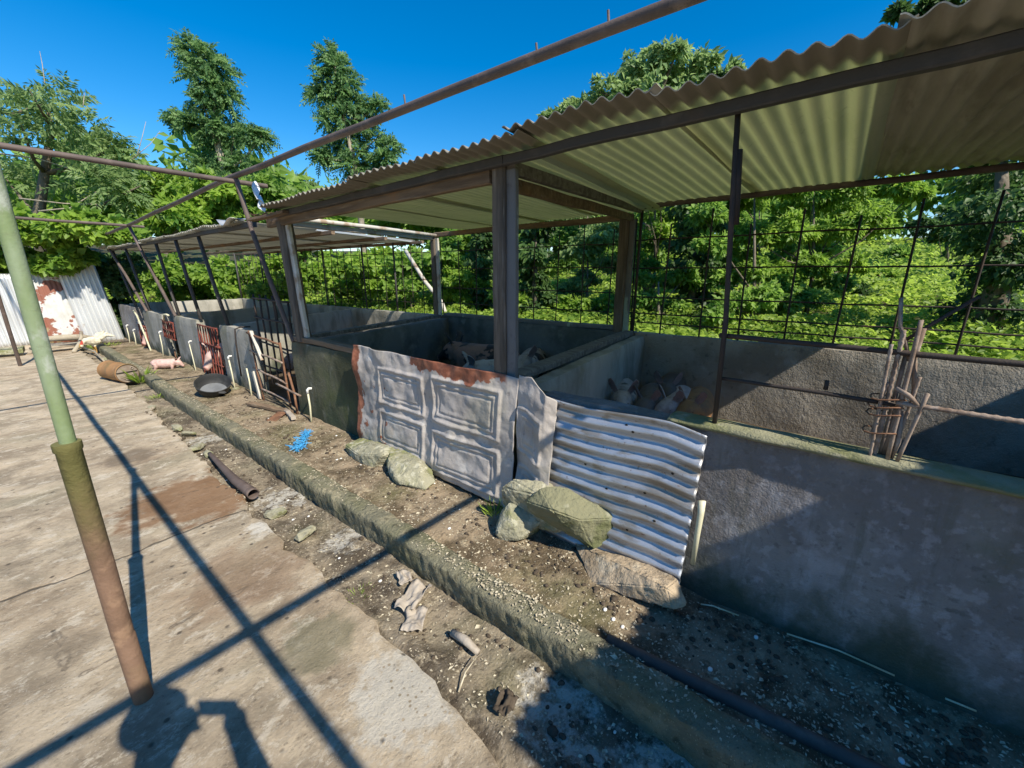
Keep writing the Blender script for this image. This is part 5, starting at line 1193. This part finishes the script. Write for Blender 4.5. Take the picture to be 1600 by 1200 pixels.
def fuse(mb, name, voxel, mat, parent=None, smooth=3, paint=None, xf=None):
    """fuse overlapping pieces into one continuous skin, painted per vertex; xf places it in the world"""
    me = bpy.data.meshes.new(name + '_raw'); me.from_pydata(mb.v, [], mb.f); me.update()
    bm = bmesh.new(); bm.from_mesh(me); bmesh.ops.recalc_face_normals(bm, faces=bm.faces); bm.to_mesh(me); bm.free()
    ob = bpy.data.objects.new(name + '_raw', me); COL.objects.link(ob)
    r = ob.modifiers.new('r', 'REMESH'); r.mode = 'VOXEL'; r.voxel_size = voxel
    s_ = ob.modifiers.new('s', 'SMOOTH'); s_.iterations = smooth; s_.factor = .5
    dg = bpy.context.evaluated_depsgraph_get(); out = bpy.data.meshes.new_from_object(ob.evaluated_get(dg))
    bpy.data.objects.remove(ob); bpy.data.meshes.remove(me); out.name = name
    out.materials.clear()
    if paint:
        at_ = out.attributes.new('paint', 'FLOAT_COLOR', 'POINT')
        cols = []
        for v in out.vertices: cols += list(paint(v.co, v.normal)) + [1]
        at_.data.foreach_set('color', cols)
    if xf is not None: out.transform(xf)
    return link_mesh(name, out, mat, parent, smooth=True)

PINK, WHITE, GREY, GINGER, BLACK = (.52, .30, .25), (.52, .45, .40), (.17, .15, .14), (.40, .21, .09), (.025, .022, .022)
def pig(label, loc, heading, s=1., base=WHITE, spots=None, spotamt=.1, yaw=0., pitch=0., ears=1., group=None, tail=True, lie=0.):
    """a young pig, +X forward in its own frame, standing on z=0"""
    m_ = MB()
    m_.tube([(-.50, 0, .36), (-.46, 0, .37), (-.38, 0, .38), (-.22, 0, .375), (0, 0, .355), (.18, 0, .365), (.30, 0, .39), (.38, 0, .42)], [.03, .115, .165, .19, .195, .185, .165, .125], 16)
    hp = Vector((.33, 0, .42)); hm = Matrix.Translation(hp) @ Euler((0, R(pitch), R(yaw))).to_matrix().to_4x4()
    H = lambda x, y, z: hm @ Vector((x, y, z))
    m_.tube([H(-.06, 0, -.02), H(.06, 0, .02), H(.15, 0, .045), H(.22, 0, .03), H(.29, 0, .0), H(.35, 0, -.022), H(.395, 0, -.03), H(.405, 0, -.03)], [.135, .128, .118, .100, .075, .055, .05, .045], 14)
    for sg in (1, -1):
        m_.ell(H(.16, .065 * sg, -.03), (.075, .05, .06), 10, 6)
        # ear: leaf-shaped dished blade
        base_ = [(.10, .055, .10), (.075, .085, .155), (.07, .115, .21), (.085, .135, .262), (.105, .145, .30)]
        rings = []
        for i, (x, y, z) in enumerate(base_):
            wd = (.042, .060, .066, .048, .012)[i]; t_ = .011
            c = H(x + (1 - ears) * .25 * (z - .1), sg * (y + (1 - ears) * .3 * (z - .1)), .1 + (z - .1) * (.35 + .65 * ears)); f_ = (hm.to_3x3() @ Vector((.8, .55 * sg, 0))).normalized(); sd_ = (hm.to_3x3() @ Vector((-.55, .8 * sg, 0))).normalized()
            rings.append([c + sd_ * wd * math.cos(a) + f_ * (t_ * math.sin(a) + .35 * wd * (math.cos(a) ** 2)) for a in [2 * math.pi * j / 10 for j in range(10)]])
        m_.loft(rings)
        m_.tube([(.27, .09 * sg, .34), (.28, .10 * sg, .24), (.275, .10 * sg, .13), (.285, .10 * sg, .05), (.295, .10 * sg, .0)], [.085, .065, .043, .034, .042], 10)
        m_.tube([(-.30, .09 * sg, .36), (-.29, .11 * sg, .25), (-.34, .11 * sg, .16), (-.345, .11 * sg, .06), (-.33, .11 * sg, .0)], [.12, .085, .046, .034, .042], 10)
    if tail: m_.tube([(-.49, 0, .42), (-.53, .0, .43), (-.555, .02, .41), (-.54, .04, .385), (-.52, .03, .37)], [.016, .015, .014, .013, .012], 6)
    sd = random.uniform(0, 50)
    him = hm.inverted(); nrm3 = hm.to_3x3().inverted()
    def paint(p, n):
        h = him @ p; hn = nrm3 @ n
        if h.x > .385: return (.50, .24, .20)
        if h.z > .13 and abs(h.y) > .05 and h.x < .2:
            k_ = ss((hn.x - .35) / .4); e_ = tuple(.75 * c + .02 for c in base); return tuple(a_ * (1 - k_) + b_ * k_ for a_, b_ in zip(e_, (.30, .195, .17)))
        f = fbm(p.x, p.y, p.z, 4.2, sd)
        if spots and f > .30 - spotamt: return spots
        k_ = .92 + .12 * nz(p.x, p.y, p.z, 9, sd); return tuple(c * k_ for c in base)
    root = empty('pig', loc); tag(root, label, 'pig', group)
    xf = Matrix.Translation(loc) @ Matrix.Rotation(R(heading), 4, 'Z') @ Matrix.Scale(s, 4)
    fuse(m_, 'body', .0125, 'hide', root, 3, paint, xf)
    for sg in (1, -1):
        e = MB(); e.ell(xf @ H(.205, .088 * sg, .058), .0135 * s, 8, 6); build(e, 'eye', 'eye', root, smooth=True)
    return root
fl = .03
def pen_pig(label, hx, hy, heading, s_, *a, **kw):
    pig(label, (hx - .50 * s_ * math.cos(R(heading)), hy - .50 * s_ * math.sin(R(heading)), fl), heading, s_, *a, **kw)
pen_pig('white pig with dark spots looking out, both ears raised, leftmost in the nearest pen', 3.60, 1.55, 203, .84, WHITE, (.10, .09, .085), -.22, yaw=0, pitch=-2)
pen_pig('grey pig beside the spotted white one in the nearest pen', 3.66, 1.30, 198, .80, GREY, (.10, .085, .08), -.1, yaw=-24, pitch=10)
pen_pig('dark grey pig standing behind the other pigs in the nearest pen', 4.15, 1.34, 190, .84, (.12, .105, .095), None, yaw=14, pitch=-4)
pen_pig('white pig with a sunlit pink ear, in the middle of the nearest pigs', 3.74, 1.11, 190, .80, (.50, .42, .40), None, .0, yaw=-30, pitch=6)
pen_pig('ginger pig at the right end of the nearest pigs', 3.80, .95, 190, .80, GINGER, (.20, .10, .05), -.12, yaw=-24, pitch=4)
pig('large black pig with brown patches in the shaded middle pen', (4.25, 3.95, fl), 100, 1.12, BLACK, (.30, .17, .12), .22, pitch=12)
pig('white pig with its back to the wall in the shaded middle pen', (3.95, 3.30, fl), 150, .98, (.50, .47, .44), None, pitch=22)
pig('pale pig with dark eye patches facing out of the shaded middle pen', (4.52, 3.32, fl), 205, 1.0, (.42, .37, .33), BLACK, .02, pitch=2)
pig('pale pig pushing its snout through the red barred gate', (2.50, 7.72, .0), 190, 1.0, (.60, .42, .36), None, pitch=32, ears=.6)
pig('pink pig pushing its snout under the farthest barred gate', (2.44, 11.95, -.02), 190, .9, (.60, .38, .33), None, pitch=36, ears=.6)
pig('small pink piglet standing on the walkway outside the pens', (1.62, 8.85, .0), -38, .40, (.66, .44, .39), None, .0, pitch=25, ears=.7)
pig('made-up pink pig standing in for a sunlit patch inside the pen behind the open gate', (2.75, 5.75, .0), 115, .95, (.58, .40, .33), None, pitch=20, ears=.6)  # added pig shape where only a sunlit patch of the pen interior belongs

# white chicken pecking
m_ = MB()
m_.ell((0, 0, .235), (.125, .085, .085), 16, 10, Euler((0, R(-12), 0)).to_matrix())
m_.tube([(.07, 0, .25), (.12, 0, .26), (.155, 0, .225), (.175, 0, .185)], [.06, .045, .034, .028], 10)
m_.ell((.185, 0, .165), (.034, .026, .030), 10, 8)
m_.tube([(.205, 0, .155), (.235, 0, .138)], [.012, .004], 6)
m_.tube([(.165, 0, .195), (.20, 0, .20), (.215, 0, .18)], [.006, .012, .006], 6)
for k in range(7):
    a = (k - 3) * .12; m_.tube([(-.08, a * .3, .27), (-.14, a * .5, .33), (-.18, a * .8, .39 - .02 * abs(k - 3)), (-.20, a, .41 - .03 * abs(k - 3))], [.03, .028, .022, .008], 6)
for sg in (1, -1):
    m_.ell((-.02, .078 * sg, .24), (.10, .02, .055), 12, 8, Euler((0, R(12), 0)).to_matrix())
    m_.tube([(.0, .035 * sg, .18), (.01, .038 * sg, .12), (.0, .04 * sg, .06), (.005, .04 * sg, .008)], [.032, .016, .009, .010], 8)
    for b in (-.5, 0, .5): m_.tube([(.005, .04 * sg, .010), (.045 * math.cos(b) + .005, .04 * sg + .045 * math.sin(b), .007)], [.008, .006], 6)
def cpaint(p, n):
    if p.z < .135 and p.x < .12: return (.45, .24, .05)
    if p.x > .205: return (.42, .27, .08)
    if p.x > .16 and p.z > .188: return (.45, .05, .03)
    k_ = .9 + .15 * nz(p.x, p.y, p.z, 30, 1); return (.74 * k_, .68 * k_, .52 * k_)
ck = fuse(m_, 'chicken', .007, 'plumage', None, 2, cpaint, Matrix.Translation((1.17, 12.36, -.02)) @ Matrix.Rotation(R(195), 4, 'Z') @ Matrix.Scale(1.1, 4))
tag(ck, 'white chicken pecking near the far panels', 'chicken')

# the photographer (out of frame; only the shadow shows)
vd = Vector((math.sin(AZ), math.cos(AZ), 0)); rd = Vector((math.cos(AZ), -math.sin(AZ), 0))
def W(f, r, z): return Vector((-.005, -.004, 0)) + vd * f + rd * r + Vector((0, 0, z))
m_ = MB()
hx, hy = -.11, -.145
m_.ell(W(hx, hy, 1.665), (.085, .085, .115), 14, 10)
m_.ell(W(hx - .015, hy, 1.70), (.105, .105, .085), 14, 10)
m_.ell(W(hx + .085, hy, 1.65), (.02, .016, .022), 8, 6)
m_.tube([W(hx - .03, hy, 1.58), W(hx - .08, hy + .03, 1.44)], [.052, .06], 12)
m_.tube([W(-.27, -.06, 1.45), W(-.28, -.06, 1.36), W(-.30, -.05, 1.15), W(-.31, -.05, .98), W(-.31, -.05, .88)], [.09, .155, .145, .145, .155], 16)
m_.tube([W(-.28, -.24, 1.39), W(-.28, -.06, 1.42), W(-.28, .12, 1.39)], [.07, .10, .07], 12)
for sg in (1, -1):
    m_.tube([W(-.28, -.06 + .18 * sg, 1.39), W(-.22, -.05 + .26 * sg, 1.22), W(-.13, .0 + .19 * sg, 1.42), W(-.065, .0 + .10 * sg, 1.57)], [.065, .055, .046, .036], 10)
    m_.ell(W(-.055, .09 * sg, 1.595), (.04, .042, .05), 10, 8)
    for k in range(4): m_.tube([W(-.05, .088 * sg, 1.575 + .018 * k), W(-.035, .09 * sg, 1.577 + .018 * k), W(-.026, .078 * sg, 1.579 + .018 * k)], [.0105, .0095, .008], 7)
    m_.tube([W(-.06, .075 * sg, 1.57), W(-.062, .05 * sg, 1.562), W(-.05, .035 * sg, 1.567)], [.012, .010, .008], 7)
    m_.tube([W(-.31, -.05 + .09 * sg, .90), W(-.30, -.05 + .10 * sg, .5), W(-.33, -.05 + .10 * sg, .09)], [.10, .068, .048], 12)
    m_.tube([W(-.38, -.05 + .10 * sg, .045), W(-.26, -.05 + .115 * sg, .04), W(-.15, -.05 + .125 * sg, .03)], [.045, .045, .03], 10)
def ppaint(p, n):
    if p.z < .1: return (.05, .045, .04)
    if p.z < .93: return (.05, .06, .09)
    q_ = p - W(-.28, -.06, 0); 
    if p.z < 1.47 and (q_.x ** 2 + q_.y ** 2) < .09: return (.16, .18, .20)
    if p.z > 1.70 or (p.z > 1.60 and (p - W(hx - .03, hy, 1.66)).dot(vd) < -.02): return (.02, .015, .012)
    return (.26, .15, .10)
ps = fuse(m_, 'person', .011, 'cloth', None, 2, ppaint)
tag(ps, 'person in grey shirt and dark trousers holding up a phone with both hands', 'person')
ph = MB(); ph.bar(W(-.012, -.075, 1.60) , W(-.012, .075, 1.60), .008, .074)
tag(build(ph, 'mobile_phone', 'hole'), 'dark phone held level in both hands of the person', 'phone')
